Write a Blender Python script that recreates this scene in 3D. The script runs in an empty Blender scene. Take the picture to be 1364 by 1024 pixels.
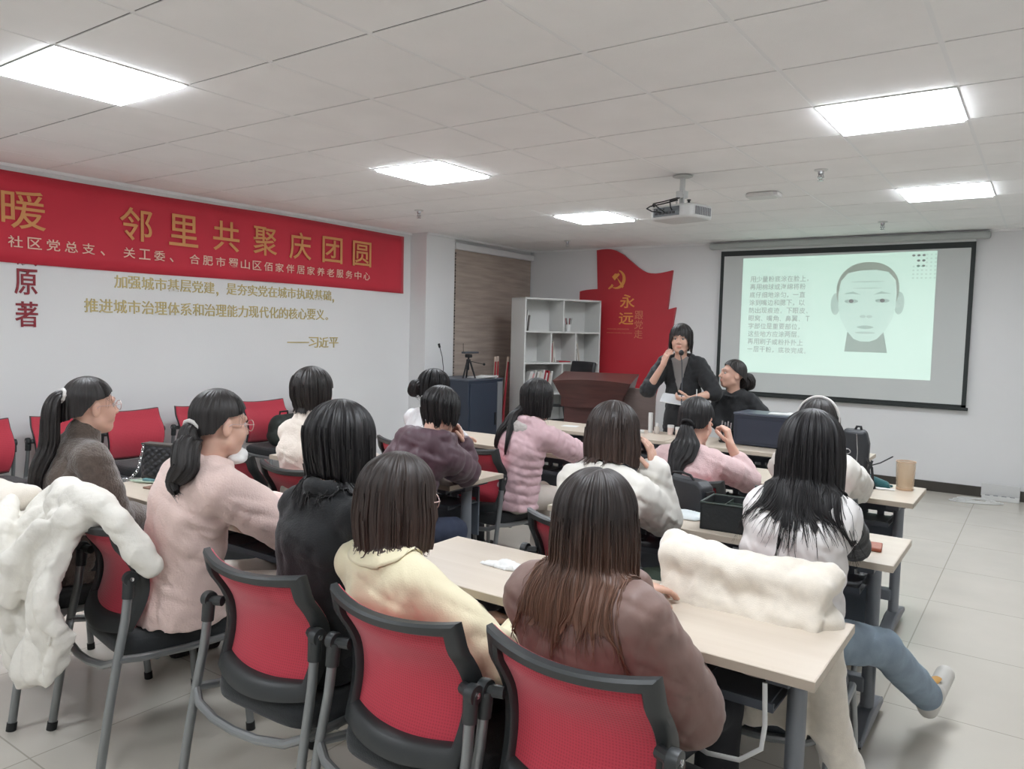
import bpy, math, random
import numpy as np
from mathutils import Vector, Matrix

random.seed(7)
SC = bpy.context.scene
COL = SC.collection
PI = math.pi

# ------------------------------------------------------------------ camera
CEIL = 2.69
CAM = (2.7978, -1.5357, 1.5688)
YAW, PITCH, ROLL = 0.610075, -0.0700919, 0.024133
FPX = 1016.93
cam_data = bpy.data.cameras.new('camera')
cam_data.sensor_fit = 'HORIZONTAL'
cam_data.sensor_width = 36.0
cam_data.lens = FPX / 1364.0 * 36.0
cam_data.clip_start = 0.02
cam = bpy.data.objects.new('camera', cam_data)
COL.objects.link(cam)
_f = Vector((-math.sin(YAW) * math.cos(PITCH), math.cos(YAW) * math.cos(PITCH), math.sin(PITCH)))
_r0 = Vector((math.cos(YAW), math.sin(YAW), 0)); _u0 = _r0.cross(_f)
_r = math.cos(ROLL) * _r0 + math.sin(ROLL) * _u0
_u = -math.sin(ROLL) * _r0 + math.cos(ROLL) * _u0
_m = Matrix((_r, _u, -_f)).transposed().to_4x4()
_m.translation = Vector(CAM)
cam.matrix_world = _m
SC.camera = cam

# ------------------------------------------------------------------ world, exposure
w = bpy.data.worlds.new('world'); SC.world = w; w.use_nodes = True
w.node_tree.nodes['Background'].inputs[0].default_value = (0.8, 0.85, 0.9, 1)
w.node_tree.nodes['Background'].inputs[1].default_value = 0.15
SC.view_settings.view_transform = 'Standard'
SC.view_settings.look = 'None'
SC.view_settings.gamma = 1.0
SC.view_settings.use_curve_mapping = False
SC.view_settings.exposure = 1.24
PANEL = 14.0           # radiance of the ceiling light panels

# ------------------------------------------------------------------ materials
def lin(c):
    c = c / 255.0
    return c / 12.92 if c <= 0.04045 else ((c + 0.055) / 1.055) ** 2.4
def rgb(c): return (lin(c[0]), lin(c[1]), lin(c[2]), 1.0)

MATS = {}
def mat(name, col, rough=0.6, metal=0.0, var=0.0, vscale=8.0, bump=0.0, bscale=40.0, spec=0.5, emit=None, estr=1.0,
        stretch=None, sheen=0.0, trans=0.0, coat=0.0, tint=False, sss=0.0, detail=4.0, coord='Object'):
    if name in MATS: return MATS[name]
    m = bpy.data.materials.new(name); m.use_nodes = True
    nt = m.node_tree; n = nt.nodes; l = nt.links
    b = n['Principled BSDF']
    b.inputs['Base Color'].default_value = rgb(col)
    b.inputs['Roughness'].default_value = rough
    b.inputs['Metallic'].default_value = metal
    b.inputs['Specular IOR Level'].default_value = spec
    if sheen: b.inputs['Sheen Weight'].default_value = sheen; b.inputs['Sheen Roughness'].default_value = 0.5
    if trans: b.inputs['Transmission Weight'].default_value = trans; b.inputs['IOR'].default_value = 1.3
    if coat: b.inputs['Coat Weight'].default_value = coat; b.inputs['Coat Roughness'].default_value = 0.1
    if sss:
        b.inputs['Subsurface Weight'].default_value = sss
        b.inputs['Subsurface Radius'].default_value = (0.01, 0.004, 0.002)
    if emit:
        b.inputs['Emission Color'].default_value = rgb(emit); b.inputs['Emission Strength'].default_value = estr
    tc = None
    if var or bump:
        tc = n.new('ShaderNodeTexCoord'); src = tc.outputs[coord]
        if stretch:
            mp = n.new('ShaderNodeMapping'); mp.inputs['Scale'].default_value = stretch
            l.new(src, mp.inputs['Vector']); src = mp.outputs['Vector']
    base = None
    if var:
        t = n.new('ShaderNodeTexNoise'); t.inputs['Scale'].default_value = vscale; t.inputs['Detail'].default_value = detail
        l.new(src, t.inputs['Vector'])
        r = n.new('ShaderNodeMapRange')
        r.inputs['From Min'].default_value = 0.3; r.inputs['From Max'].default_value = 0.7
        r.inputs['To Min'].default_value = 1 - var; r.inputs['To Max'].default_value = 1 + var
        l.new(t.outputs['Fac'], r.inputs['Value'])
        mx = n.new('ShaderNodeMix'); mx.data_type = 'RGBA'; mx.blend_type = 'MULTIPLY'; mx.inputs['Factor'].default_value = 1
        mx.inputs[6].default_value = rgb(col); l.new(r.outputs['Result'], mx.inputs[7])
        base = mx.outputs[2]
    if tint:
        a = n.new('ShaderNodeVertexColor'); a.layer_name = 'tint'
        mx = n.new('ShaderNodeMix'); mx.data_type = 'RGBA'; mx.blend_type = 'MULTIPLY'; mx.inputs['Factor'].default_value = 1
        mx.inputs[6].default_value = rgb(col)
        if base: l.new(base, mx.inputs[6])
        l.new(a.outputs['Color'], mx.inputs[7]); base = mx.outputs[2]
    if base: l.new(base, b.inputs['Base Color'])
    if bump:
        t = n.new('ShaderNodeTexNoise'); t.inputs['Scale'].default_value = bscale; t.inputs['Detail'].default_value = detail
        l.new(src, t.inputs['Vector'])
        bp = n.new('ShaderNodeBump'); bp.inputs['Strength'].default_value = bump; bp.inputs['Distance'].default_value = 0.01
        l.new(t.outputs['Fac'], bp.inputs['Height']); l.new(bp.outputs['Normal'], b.inputs['Normal'])
    MATS[name] = m
    return m

def floor_material():
    m = bpy.data.materials.new('floor_tiles'); m.use_nodes = True
    nt = m.node_tree; n = nt.nodes; l = nt.links; b = n['Principled BSDF']
    tc = n.new('ShaderNodeTexCoord')
    mp = n.new('ShaderNodeMapping'); mp.inputs['Location'].default_value = (0.1, 0.35, 0)
    l.new(tc.outputs['Object'], mp.inputs['Vector'])
    br = n.new('ShaderNodeTexBrick'); br.offset = 0.0; br.squash = 1.0
    br.inputs['Scale'].default_value = 1.0; br.inputs['Brick Width'].default_value = 0.8; br.inputs['Row Height'].default_value = 0.8
    br.inputs['Mortar Size'].default_value = 0.0035; br.inputs['Mortar Smooth'].default_value = 0.3
    br.inputs['Color1'].default_value = rgb((205, 199, 188)); br.inputs['Color2'].default_value = rgb((208, 202, 191))
    br.inputs['Mortar'].default_value = rgb((172, 166, 154))
    l.new(mp.outputs['Vector'], br.inputs['Vector'])
    t = n.new('ShaderNodeTexNoise'); t.inputs['Scale'].default_value = 3.0; t.inputs['Detail'].default_value = 6
    l.new(tc.outputs['Object'], t.inputs['Vector'])
    r = n.new('ShaderNodeMapRange'); r.inputs['To Min'].default_value = 0.93; r.inputs['To Max'].default_value = 1.06
    l.new(t.outputs['Fac'], r.inputs['Value'])
    mx = n.new('ShaderNodeMix'); mx.data_type = 'RGBA'; mx.blend_type = 'MULTIPLY'; mx.inputs['Factor'].default_value = 1
    l.new(br.outputs['Color'], mx.inputs[6]); l.new(r.outputs['Result'], mx.inputs[7])
    l.new(mx.outputs[2], b.inputs['Base Color'])
    r2 = n.new('ShaderNodeMapRange'); r2.inputs['To Min'].default_value = 0.14; r2.inputs['To Max'].default_value = 0.26
    l.new(t.outputs['Fac'], r2.inputs['Value']); l.new(r2.outputs['Result'], b.inputs['Roughness'])
    b.inputs['Specular IOR Level'].default_value = 0.55
    return m

def wood_material(name, c1, c2, rough=0.4, scale=(2, 40, 40)):
    if name in MATS: return MATS[name]
    m = mat(name, c1, rough)
    nt = m.node_tree; n = nt.nodes; l = nt.links; b = n['Principled BSDF']
    tc = n.new('ShaderNodeTexCoord'); mp = n.new('ShaderNodeMapping'); mp.inputs['Scale'].default_value = scale
    l.new(tc.outputs['Object'], mp.inputs['Vector'])
    t = n.new('ShaderNodeTexNoise'); t.inputs['Scale'].default_value = 1.0; t.inputs['Detail'].default_value = 5
    t.inputs['Distortion'].default_value = 0.6
    l.new(mp.outputs['Vector'], t.inputs['Vector'])
    cr = n.new('ShaderNodeValToRGB'); cr.color_ramp.elements[0].position = 0.32; cr.color_ramp.elements[1].position = 0.68
    cr.color_ramp.elements[0].color = rgb(c1); cr.color_ramp.elements[1].color = rgb(c2)
    l.new(t.outputs['Fac'], cr.inputs['Fac']); l.new(cr.outputs['Color'], b.inputs['Base Color'])
    return m

def mesh_fabric(name, c1, c2, size=260.0, rough=0.75, sheen=0.2):
    """woven chair mesh: fine crossing waves in colour and relief"""
    m = mat(name, c1, rough, sheen=sheen)
    nt = m.node_tree; n = nt.nodes; l = nt.links; b = n['Principled BSDF']
    tc = n.new('ShaderNodeTexCoord')
    hs = []
    for d in ('X', 'Z'):
        t = n.new('ShaderNodeTexWave'); t.wave_type = 'BANDS'; t.bands_direction = d; t.inputs['Scale'].default_value = size / 6.2832
        l.new(tc.outputs['Object'], t.inputs['Vector']); hs.append(t)
    mm = n.new('ShaderNodeMath'); mm.operation = 'MAXIMUM'
    l.new(hs[0].outputs['Fac'], mm.inputs[0]); l.new(hs[1].outputs['Fac'], mm.inputs[1])
    cr = n.new('ShaderNodeMix'); cr.data_type = 'RGBA'; cr.inputs[6].default_value = rgb(c2); cr.inputs[7].default_value = rgb(c1)
    l.new(mm.outputs[0], cr.inputs['Factor']); l.new(cr.outputs[2], b.inputs['Base Color'])
    bp = n.new('ShaderNodeBump'); bp.inputs['Strength'].default_value = 0.25; bp.inputs['Distance'].default_value = 0.003
    l.new(mm.outputs[0], bp.inputs['Height']); l.new(bp.outputs['Normal'], b.inputs['Normal'])
    return m

def hair_material(name, root, tip=None, rough=0.46, start=0.45, end=1.0):
    """strand noise stretched along the lock (u around the head, v along it)"""
    if name in MATS: return MATS[name]
    m = mat(name, root, rough, spec=0.45)
    nt = m.node_tree; n = nt.nodes; l = nt.links; b = n['Principled BSDF']
    uv = n.new('ShaderNodeUVMap'); uv.uv_map = 'strand'
    mp = n.new('ShaderNodeMapping'); mp.inputs['Scale'].default_value = (90, 2.2, 1)
    l.new(uv.outputs['UV'], mp.inputs['Vector'])
    t = n.new('ShaderNodeTexNoise'); t.inputs['Scale'].default_value = 1.0; t.inputs['Detail'].default_value = 5
    l.new(mp.outputs['Vector'], t.inputs['Vector'])
    r = n.new('ShaderNodeMapRange'); r.inputs['From Min'].default_value = 0.3; r.inputs['From Max'].default_value = 0.7
    r.inputs['To Min'].default_value = 0.6; r.inputs['To Max'].default_value = 1.5
    l.new(t.outputs['Fac'], r.inputs['Value'])
    grad = n.new('ShaderNodeMix'); grad.data_type = 'RGBA'
    grad.inputs[6].default_value = rgb(root); grad.inputs[7].default_value = rgb(tip or root)
    sx = n.new('ShaderNodeSeparateXYZ'); l.new(uv.outputs['UV'], sx.inputs[0])
    g = n.new('ShaderNodeMapRange'); g.inputs['From Min'].default_value = start; g.inputs['From Max'].default_value = end
    g.clamp = True
    l.new(sx.outputs['Y'], g.inputs['Value']); l.new(g.outputs['Result'], grad.inputs['Factor'])
    mx = n.new('ShaderNodeMix'); mx.data_type = 'RGBA'; mx.blend_type = 'MULTIPLY'; mx.inputs['Factor'].default_value = 1
    l.new(grad.outputs[2], mx.inputs[6]); l.new(r.outputs['Result'], mx.inputs[7]); l.new(mx.outputs[2], b.inputs['Base Color'])
    bp = n.new('ShaderNodeBump'); bp.inputs['Strength'].default_value = 0.55; bp.inputs['Distance'].default_value = 0.004
    l.new(t.outputs['Fac'], bp.inputs['Height']); l.new(bp.outputs['Normal'], b.inputs['Normal'])
    return m

M_WALL = mat('white_wall_paint', (226, 226, 226), 0.7, bump=0.05, bscale=60, var=0.015, vscale=1.5)
M_CEIL = mat('ceiling_tile_white', (244, 243, 242), 0.85, bump=0.12, bscale=220, var=0.02, vscale=4)
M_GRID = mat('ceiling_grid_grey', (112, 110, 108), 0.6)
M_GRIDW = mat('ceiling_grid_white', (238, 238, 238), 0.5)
M_BASE = mat('dark_skirting', (66, 62, 56), 0.35, var=0.1, vscale=6)
M_TABLE = wood_material('pale_laminate', (198, 185, 169), (204, 192, 177), 0.35, (1.5, 26, 26))
M_EDGE = wood_material('pale_edge_band', (184, 171, 154), (191, 179, 163), 0.4, (1.5, 26, 26))
M_GREY = mat('grey_powder_coat', (120, 124, 131), 0.42, metal=0.25)
M_DGREY = mat('dark_grey_panel', (76, 80, 87), 0.5)
M_TUBE = mat('silver_grey_tube', (140, 143, 144), 0.32, metal=0.55)
M_PLAST = mat('black_plastic', (48, 51, 52), 0.42)
M_SEAT = mat('black_seat_fabric', (34, 37, 39), 0.85, bump=0.25, bscale=260, sheen=0.2)
M_RED = mesh_fabric('red_chair_mesh', (196, 56, 74), (168, 44, 60))
M_RUB = mat('black_rubber', (26, 26, 27), 0.7)
M_BLACK = mat('matt_black', (24, 25, 28), 0.55)
M_METAL = mat('bright_metal', (190, 190, 192), 0.25, metal=0.9)
M_WHITE = mat('white_plastic', (214, 214, 212), 0.45)
M_PAPER = mat('white_paper', (222, 222, 220), 0.7)

# ------------------------------------------------------------------ mesh helpers
class MB:
    def __init__(self): self.v = []; self.f = []
    def add(self, vs, fs, M=None):
        o = len(self.v)
        if M is not None: vs = [tuple(M @ Vector(p)) for p in vs]
        self.v += [tuple(p) for p in vs]; self.f += [tuple(i + o for i in f) for f in fs]
        return self
    def box(self, c, s, rot=None):
        x, y, z = s[0] / 2, s[1] / 2, s[2] / 2
        vs = [(-x, -y, -z), (x, -y, -z), (x, y, -z), (-x, y, -z), (-x, -y, z), (x, -y, z), (x, y, z), (-x, y, z)]
        fs = [(3, 2, 1, 0), (4, 5, 6, 7), (0, 1, 5, 4), (1, 2, 6, 5), (2, 3, 7, 6), (3, 0, 4, 7)]
        M = Matrix.Translation(Vector(c))
        if rot is not None: M = M @ rot.to_4x4()
        return self.add(vs, fs, M)
    def bx(self, x0, x1, y0, y1, z0, z1):
        return self.box(((x0 + x1) / 2, (y0 + y1) / 2, (z0 + z1) / 2), (x1 - x0, y1 - y0, z1 - z0))
    def tube(self, pts, r, n=10, sq=(1, 1), up=None, cap=True):
        pts = [Vector(p) for p in pts]
        rs = r if isinstance(r, (list, tuple)) else [r] * len(pts)
        vs = []; fs = []
        pn = None
        for i, p in enumerate(pts):
            d = (pts[min(i + 1, len(pts) - 1)] - pts[max(i - 1, 0)])
            d = d.normalized() if d.length > 1e-9 else Vector((0, 0, 1))
            if pn is None:
                a = Vector(up) if up else (Vector((1, 0, 0)) if abs(d.x) < 0.8 else Vector((0, 1, 0)))
                pn = (a - d * a.dot(d)).normalized()
            else:
                pn = (pn - d * pn.dot(d)).normalized()
            q = d.cross(pn)
            for k in range(n):
                t = 2 * PI * k / n
                vs.append(p + (pn * math.cos(t) * sq[0] + q * math.sin(t) * sq[1]) * rs[i])
        for i in range(len(pts) - 1):
            for k in range(n):
                a = i * n + k; b = i * n + (k + 1) % n
                fs.append((a, b, b + n, a + n))
        if cap:
            fs.append(tuple(range(n - 1, -1, -1))); fs.append(tuple(range((len(pts) - 1) * n, len(pts) * n)))
        return self.add(vs, fs)
    def lathe(self, prof, n=24, c=(0, 0, 0), M=None):
        vs = []; fs = []
        for r, z in prof:
            for k in range(n):
                t = 2 * PI * k / n
                vs.append((c[0] + r * math.cos(t), c[1] + r * math.sin(t), c[2] + z))
        for i in range(len(prof) - 1):
            for k in range(n):
                a = i * n + k; b = i * n + (k + 1) % n
                fs.append((a, b, b + n, a + n))
        fs.append(tuple(range(n - 1, -1, -1))); fs.append(tuple(range((len(prof) - 1) * n, len(prof) * n)))
        return self.add(vs, fs, M)
    def prism(self, poly, t0, t1, o=(0, 0, 0), ax=(1, 0, 0), ay=(0, 0, 1), an=(0, -1, 0)):
        o = Vector(o); ax = Vector(ax); ay = Vector(ay); an = Vector(an)
        n = len(poly)
        vs = [o + ax * a + ay * b + an * t0 for a, b in poly] + [o + ax * a + ay * b + an * t1 for a, b in poly]
        fs = [tuple(range(n - 1, -1, -1)), tuple(range(n, 2 * n))] + [(i, (i + 1) % n, (i + 1) % n + n, i + n) for i in range(n)]
        return self.add(vs, fs)
    def grid(self, fn, nu, nv, cu=False, cv=False):
        vs = [fn(i / (nu if cu else nu - 1), j / (nv if cv else nv - 1)) for i in range(nu) for j in range(nv)]
        fs = []
        for i in range(nu if cu else nu - 1):
            for j in range(nv if cv else nv - 1):
                a = i * nv + j; b = ((i + 1) % nu) * nv + j
                fs.append((a, b, ((i + 1) % nu) * nv + (j + 1) % nv, i * nv + (j + 1) % nv))
        return self.add(vs, fs)
    def ball(self, c, r, n=14, m=8, s=(1, 1, 1)):
        return self.grid(lambda u, v: (c[0] + r * s[0] * math.cos(2 * PI * u) * math.sin(PI * (v * .998 + .001)),
                                       c[1] + r * s[1] * math.sin(2 * PI * u) * math.sin(PI * (v * .998 + .001)),
                                       c[2] - r * s[2] * math.cos(PI * (v * .998 + .001))), n, m, cu=True)

def link_mesh(name, me, m, parent=None, loc=None, rotz=None):
    o = bpy.data.objects.new(name, me); COL.objects.link(o)
    for k in (m if isinstance(m, (list, tuple)) else [m]):
        me.materials.append(k)
    if parent is not None: o.parent = parent
    if loc is not None: o.location = loc
    if rotz is not None: o.rotation_euler = (0, 0, rotz)
    return o

def obj(name, mb, m, parent=None, loc=None, rotz=None, smooth=35, bevel=0.0, seg=2):
    me = bpy.data.meshes.new(name)
    me.from_pydata(mb.v, [], mb.f); me.update()
    if smooth:
        me.polygons.foreach_set('use_smooth', [True] * len(me.polygons))
        me.set_sharp_from_angle(angle=math.radians(smooth))
    o = link_mesh(name, me, m, parent, loc, rotz)
    if bevel:
        b = o.modifiers.new('bevel', 'BEVEL'); b.width = bevel; b.segments = seg; b.limit_method = 'ANGLE'
        b.angle_limit = math.radians(40)
    return o

def tag(o, label, cat, group=None):
    o['label'] = label; o['category'] = cat
    if group: o['group'] = group
    return o
def thing(name, label, cat, loc=(0, 0, 0), rotz=0.0, group=None):
    o = bpy.data.objects.new(name, None); COL.objects.link(o)
    o.empty_display_size = 0.1
    o.location = loc; o.rotation_euler = (0, 0, rotz)
    return tag(o, label, cat, group)
def struct(name, mb, m, **k):
    o = obj(name, mb, m, **k); o['kind'] = 'structure'; return o
def dup(root, loc, rotz, label, group=None):
    r = root.copy(); COL.objects.link(r); r.location = loc; r.rotation_euler = (0, 0, rotz); r['label'] = label
    if group: r['group'] = group
    for ch in list(root.children):
        c = ch.copy(); COL.objects.link(c); c.parent = r
        for g in list(ch.children):
            d = g.copy(); COL.objects.link(d); d.parent = c
    return r

def text_mesh(body, size=1.0, extrude=0.01, bold=0.0, spacing=1.0):
    c = bpy.data.curves.new('lettering', 'FONT'); c.body = body; c.size = size; c.extrude = extrude; c.offset = bold
    c.space_character = spacing; c.resolution_u = 3
    o = bpy.data.objects.new('lettering', c); COL.objects.link(o)
    dg = bpy.context.evaluated_depsgraph_get(); dg.update()
    me = bpy.data.meshes.new_from_object(o.evaluated_get(dg))
    v = np.empty(len(me.vertices) * 3, np.float32); me.vertices.foreach_get('co', v); v = v.reshape(-1, 3)
    fs = [tuple(p.vertices) for p in me.polygons]
    bpy.data.objects.remove(o); bpy.data.curves.remove(c); bpy.data.meshes.remove(me)
    return v, fs
def put_text(mb, body, o, right, up, width, height, thick=0.003, bold=0.0):
    """text filling the box whose lower-left corner is o; right/up are unit vectors"""
    v, fs = text_mesh(body, 1.0, 0.01, bold)
    lo = v.min(0); hi = v.max(0)
    right = np.array(right, float); up = np.array(up, float); nrm = np.cross(right, up); o = np.array(o, float)
    a = (v[:, 0] - lo[0]) / (hi[0] - lo[0]) * width
    b = (v[:, 1] - lo[1]) / (hi[1] - lo[1]) * height
    t = (v[:, 2] - lo[2]) / max(1e-6, hi[2] - lo[2]) * thick
    P = o + a[:, None] * right + b[:, None] * up + t[:, None] * nrm
    mb.add([tuple(p) for p in P], fs)
    return mb

# ------------------------------------------------------------------ room shell
XL, XP, XR, YB, YR = -3.45, -3.2, 4.65, 7.5, -4.2
mb = MB().bx(XL - .1, XR + .1, YR - .1, YB + .1, -0.1, 0.0); struct('floor', mb, floor_material(), smooth=0)
struct('wall_left', MB().bx(XL - .1, XL, YR, YB, 0, CEIL + .1), M_WALL, smooth=0)
struct('column', MB().bx(XL, XP, 5.24, 5.76, 0, CEIL), M_WALL, smooth=0, bevel=0.004)
struct('wall_left_recess', MB().bx(XL, XP - .05, 5.76, YB, 0, CEIL), M_WALL, smooth=0)
struct('wall_back', MB().bx(XL - .1, XR + .1, YB, YB + .1, 0, CEIL + .1), M_WALL, smooth=0)
struct('wall_right', MB().bx(XR, XR + .1, YR, YB, 0, CEIL + .1), M_WALL, smooth=0)
struct('wall_rear', MB().bx(XL - .1, XR + .1, YR - .1, YR, 0, CEIL + .1), M_WALL, smooth=0)
struct('baseboard_back', MB().bx(XP, XR, YB - .014, YB, 0, 0.105), M_BASE, smooth=0, bevel=0.003)
struct('baseboard_left', MB().bx(XL, XL + .014, YR, 5.24, 0, 0.105), M_BASE, smooth=0, bevel=0.003)
struct('baseboard_right', MB().bx(XR - .014, XR, YR, YB, 0, 0.105), M_BASE, smooth=0, bevel=0.003)

T = 0.6
lights_ij = [(-2, 0), (-2, 4), (-2, 8), (3, 0), (3, 4), (3, 8), (-2, -4), (3, -4)]  # rear pair is unseen, added for light by continuing the lamp grid
mb = MB(); i0, i1, j0, j1 = -6, 8, -8, 13
for i in range(i0, i1):
    for j in range(j0, j1):
        if (i, j) in lights_ij: continue
        xa, xb = max(i * T + .009, XL), min((i + 1) * T - .009, XR)
        ya, yb = max(j * T + .005, YR), min((j + 1) * T - .005, YB)
        if xb - xa > .03 and yb - ya > .03:
            h = random.uniform(0, .0012)
            mb.bx(xa, xb, ya, yb, CEIL + h, CEIL + .015)
mb.bx(XL - .1, XR + .1, YR - .1, YB + .1, CEIL + .1, CEIL + .14)
struct('ceiling', mb, M_CEIL, smooth=0)
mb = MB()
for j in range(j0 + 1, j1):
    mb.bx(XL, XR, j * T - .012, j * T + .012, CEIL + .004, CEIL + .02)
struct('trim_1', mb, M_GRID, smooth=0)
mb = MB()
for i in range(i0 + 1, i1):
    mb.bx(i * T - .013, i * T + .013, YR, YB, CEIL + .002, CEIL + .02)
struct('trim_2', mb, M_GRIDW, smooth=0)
mb = MB()
mb.bx(XL, XL + .022, YR, 5.24, CEIL - .022, CEIL + .01).bx(XP, XP + .022, 5.24, YB, CEIL - .022, CEIL + .01)
mb.bx(XP, XR, YB - .022, YB, CEIL - .022, CEIL + .01)
struct('trim_3', mb, M_GRIDW, smooth=0)

M_LAMP = mat('lit_diffuser', (255, 255, 252), 0.5, emit=(242, 248, 255), estr=PANEL)
lamp0 = None
lamp_labels = {(-2, 0): 'square ceiling light panel above the left end of the banner', (-2, 4): 'square ceiling light panel above the middle of the room, left of the projector',
               (-2, 8): 'small-looking far ceiling light panel left of the projector, nearest the blind', (3, 0): 'ceiling light panel over the nearest right desks',
               (3, 4): 'large ceiling light panel at upper right, nearest on that side', (3, 8): 'far right ceiling light panel above the projection screen',
               (-2, -4): 'unseen ceiling light panel added at the rear left of the room', (3, -4): 'unseen ceiling light panel added at the rear right of the room'}
for (i, j) in lights_ij:
    if lamp0 is None:
        lamp0 = thing('ceiling_light', lamp_labels[(i, j)], 'ceiling light', (0, 0, 0), 0, 'ceiling light panels')
        obj('diffuser', MB().bx(-.284, .284, -.284, .284, -.011, .002), M_LAMP, lamp0, smooth=0)  # dropped below the frame so its glowing sides add a halo on the ceiling
        f = MB()
        for s in (-1, 1):
            f.bx(-.3, .3, s * .294 - .006, s * .294 + .006, -.001, .012).bx(s * .294 - .006, s * .294 + .006, -.288, .288, -.001, .012)
        obj('frame', f, M_WHITE, lamp0, smooth=0)
        o = lamp0; o.location = ((i + .5) * T, (j + .5) * T, CEIL - .003)
    else:
        dup(lamp0, ((i + .5) * T, (j + .5) * T, CEIL - .003), 0, lamp_labels[(i, j)])

# roller blind in the recess beside the column
M_BLIND = mat('taupe_blind_cloth', (172, 158, 147), 0.8, var=0.16, vscale=1.0, stretch=(1, 2.0, 26), bump=0.1, bscale=3, detail=6)
t = thing('roller_blind', 'tall taupe roller blind covering the window beside the column', 'blind', (XP, 6.63, 0))
obj('blind_cloth', MB().bx(-.035, -.025, -.84, .84, .12, 2.55), M_BLIND, t, smooth=0)
obj('cassette', MB().bx(-.05, .02, -.86, .86, 2.55, 2.63), M_WALL, t, smooth=0, bevel=.01)
obj('bottom_bar', MB().bx(-.042, -.02, -.84, .84, .10, .125), M_GREY, t, smooth=0, bevel=.004)
ch = MB()
for k in range(46):
    ch.ball((.0, -.855, 2.5 - k * .035), .006 if k % 2 else .009, 6, 5)
ch.tube([(0, -.855, 2.52), (0, -.855, .9)], .0025, 6)
obj('bead_chain', ch, M_BLACK, t)

# ------------------------------------------------------------------ lettering and signs on the walls
M_BANNER = mat('red_banner_cloth', (200, 36, 58), 0.65, var=0.05, vscale=2.0, bump=0.08, bscale=5, sheen=0.2)
M_GOLDB = mat('banner_gold_print', (214, 150, 92), 0.6)
M_CREAMB = mat('banner_cream_print', (232, 196, 176), 0.6)
M_GOLDW = mat('gold_wall_letter', (196, 178, 122), 0.35, metal=0.25)
M_REDW = mat('dark_red_wall_letter', (138, 30, 44), 0.5)
xw = XL
t = thing('banner', 'long red banner with gold Chinese lettering along the top of the left wall', 'banner', (xw, 2.6, 2.31))
def bn(u, v):
    y = -2.9 + u * 5.41; z = -.33 + v * .66
    return (0.012 + .006 * math.sin(y * 3.1) * (1 - v) + .003 * math.sin(y * 9 + v * 3), y, z + .006 * math.sin(y * 1.7))
g = MB().grid(bn, 90, 8)
o = obj('cloth', g, M_BANNER, t, smooth=60)
sm = o.modifiers.new('thick', 'SOLIDIFY'); sm.thickness = .004; sm.offset = -1
R_, U_ = (0, 1, 0), (0, 0, 1)
lt = MB()
def on_banner(s, y0, y1, z0, z1, bold):
    return put_text(lt, s, (.022, y0 - 2.6, z0 - 2.31), R_, U_, y1 - y0, z1 - z0, .002, bold)
on_banner('暖', .90, 1.20, 2.23, 2.51, .004)
obj('headline_character', lt, M_GOLDB, t, smooth=0)
for k, s in enumerate('邻里共聚庆团圆'):
    y = 1.76 + k * (4.57 - .27 - 1.76) / 6
    lt = MB(); on_banner(s, y, y + .275, 2.235, 2.505, .008)
    obj('headline_character', lt, M_GOLDB, t, smooth=0)
lt = MB()
line = [('社', 0), ('区', 1), ('党', 2), ('总', 3), ('支', 4), ('、', 5), ('关', 6.5), ('工', 7.5), ('委', 8.5), ('、', 9.5)]
line += [(c, 11 + k) for k, c in enumerate('合肥市蜀山区佰家伴居家养老服务中心')]
stp = (4.56 - .10 - .94) / 27.0
for c, k in line:
    y = .94 + k * stp
    if c == '、': on_banner(c, y + .01, y + .045, 2.09, 2.125, .005)
    else: on_banner(c, y, y + .098, 2.09, 2.175, .006)
obj('subheading', lt, M_CREAMB, t, smooth=0)

t = thing('wall_slogan', 'gold Chinese slogan lettering on the white wall beneath the red banner', 'wall lettering', (xw, 2.8, 1.7))
def slogan(s, y0, y1, z0, z1, nm, bold=.004):
    m_ = MB()
    n = len(s); st = (y1 - y0) / n
    for k, c in enumerate(s):
        y = y0 + k * st
        if c == ',': put_text(m_, c, (.001, y - 2.8 + .01, z0 - 1.7 - .02), R_, U_, .02, .04, .006, 0)
        elif c == '。': put_text(m_, c, (.001, y - 2.8 + .01, z0 - 1.7), R_, U_, .03, .03, .006, 0)
        elif c == '—': m_.bx(.001, .007, y - 2.8, y - 2.8 + st, (z0 + z1) / 2 - 1.7 - .005, (z0 + z1) / 2 - 1.7 + .005)
        else: put_text(m_, c, (.001, y - 2.8, z0 - 1.7), R_, U_, st * .92, z1 - z0, .006, bold)
    obj(nm, m_, M_GOLDW, t, smooth=0)
slogan('加强城市基层党建,是夯实党在城市执政基础,', 1.72, 4.14, 1.84, 1.945, 'slogan_line')
slogan('推进城市治理体系和治理能力现代化的核心要义。', 1.48, 4.05, 1.635, 1.745, 'slogan_line')
slogan('——习近平', 3.45, 4.13, 1.345, 1.455, 'signature', .006)
mb = MB()
for k, c in enumerate('读原著'):
    z0 = [1.965, 1.75, 1.51][k]
    put_text(mb, c, (xw + .001, .985, z0), R_, U_, .155, .19, .008, .008)
tag(obj('wall_characters', mb, M_REDW, smooth=0), 'dark red vertical Chinese characters on the left wall below the banner', 'wall lettering')

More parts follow.
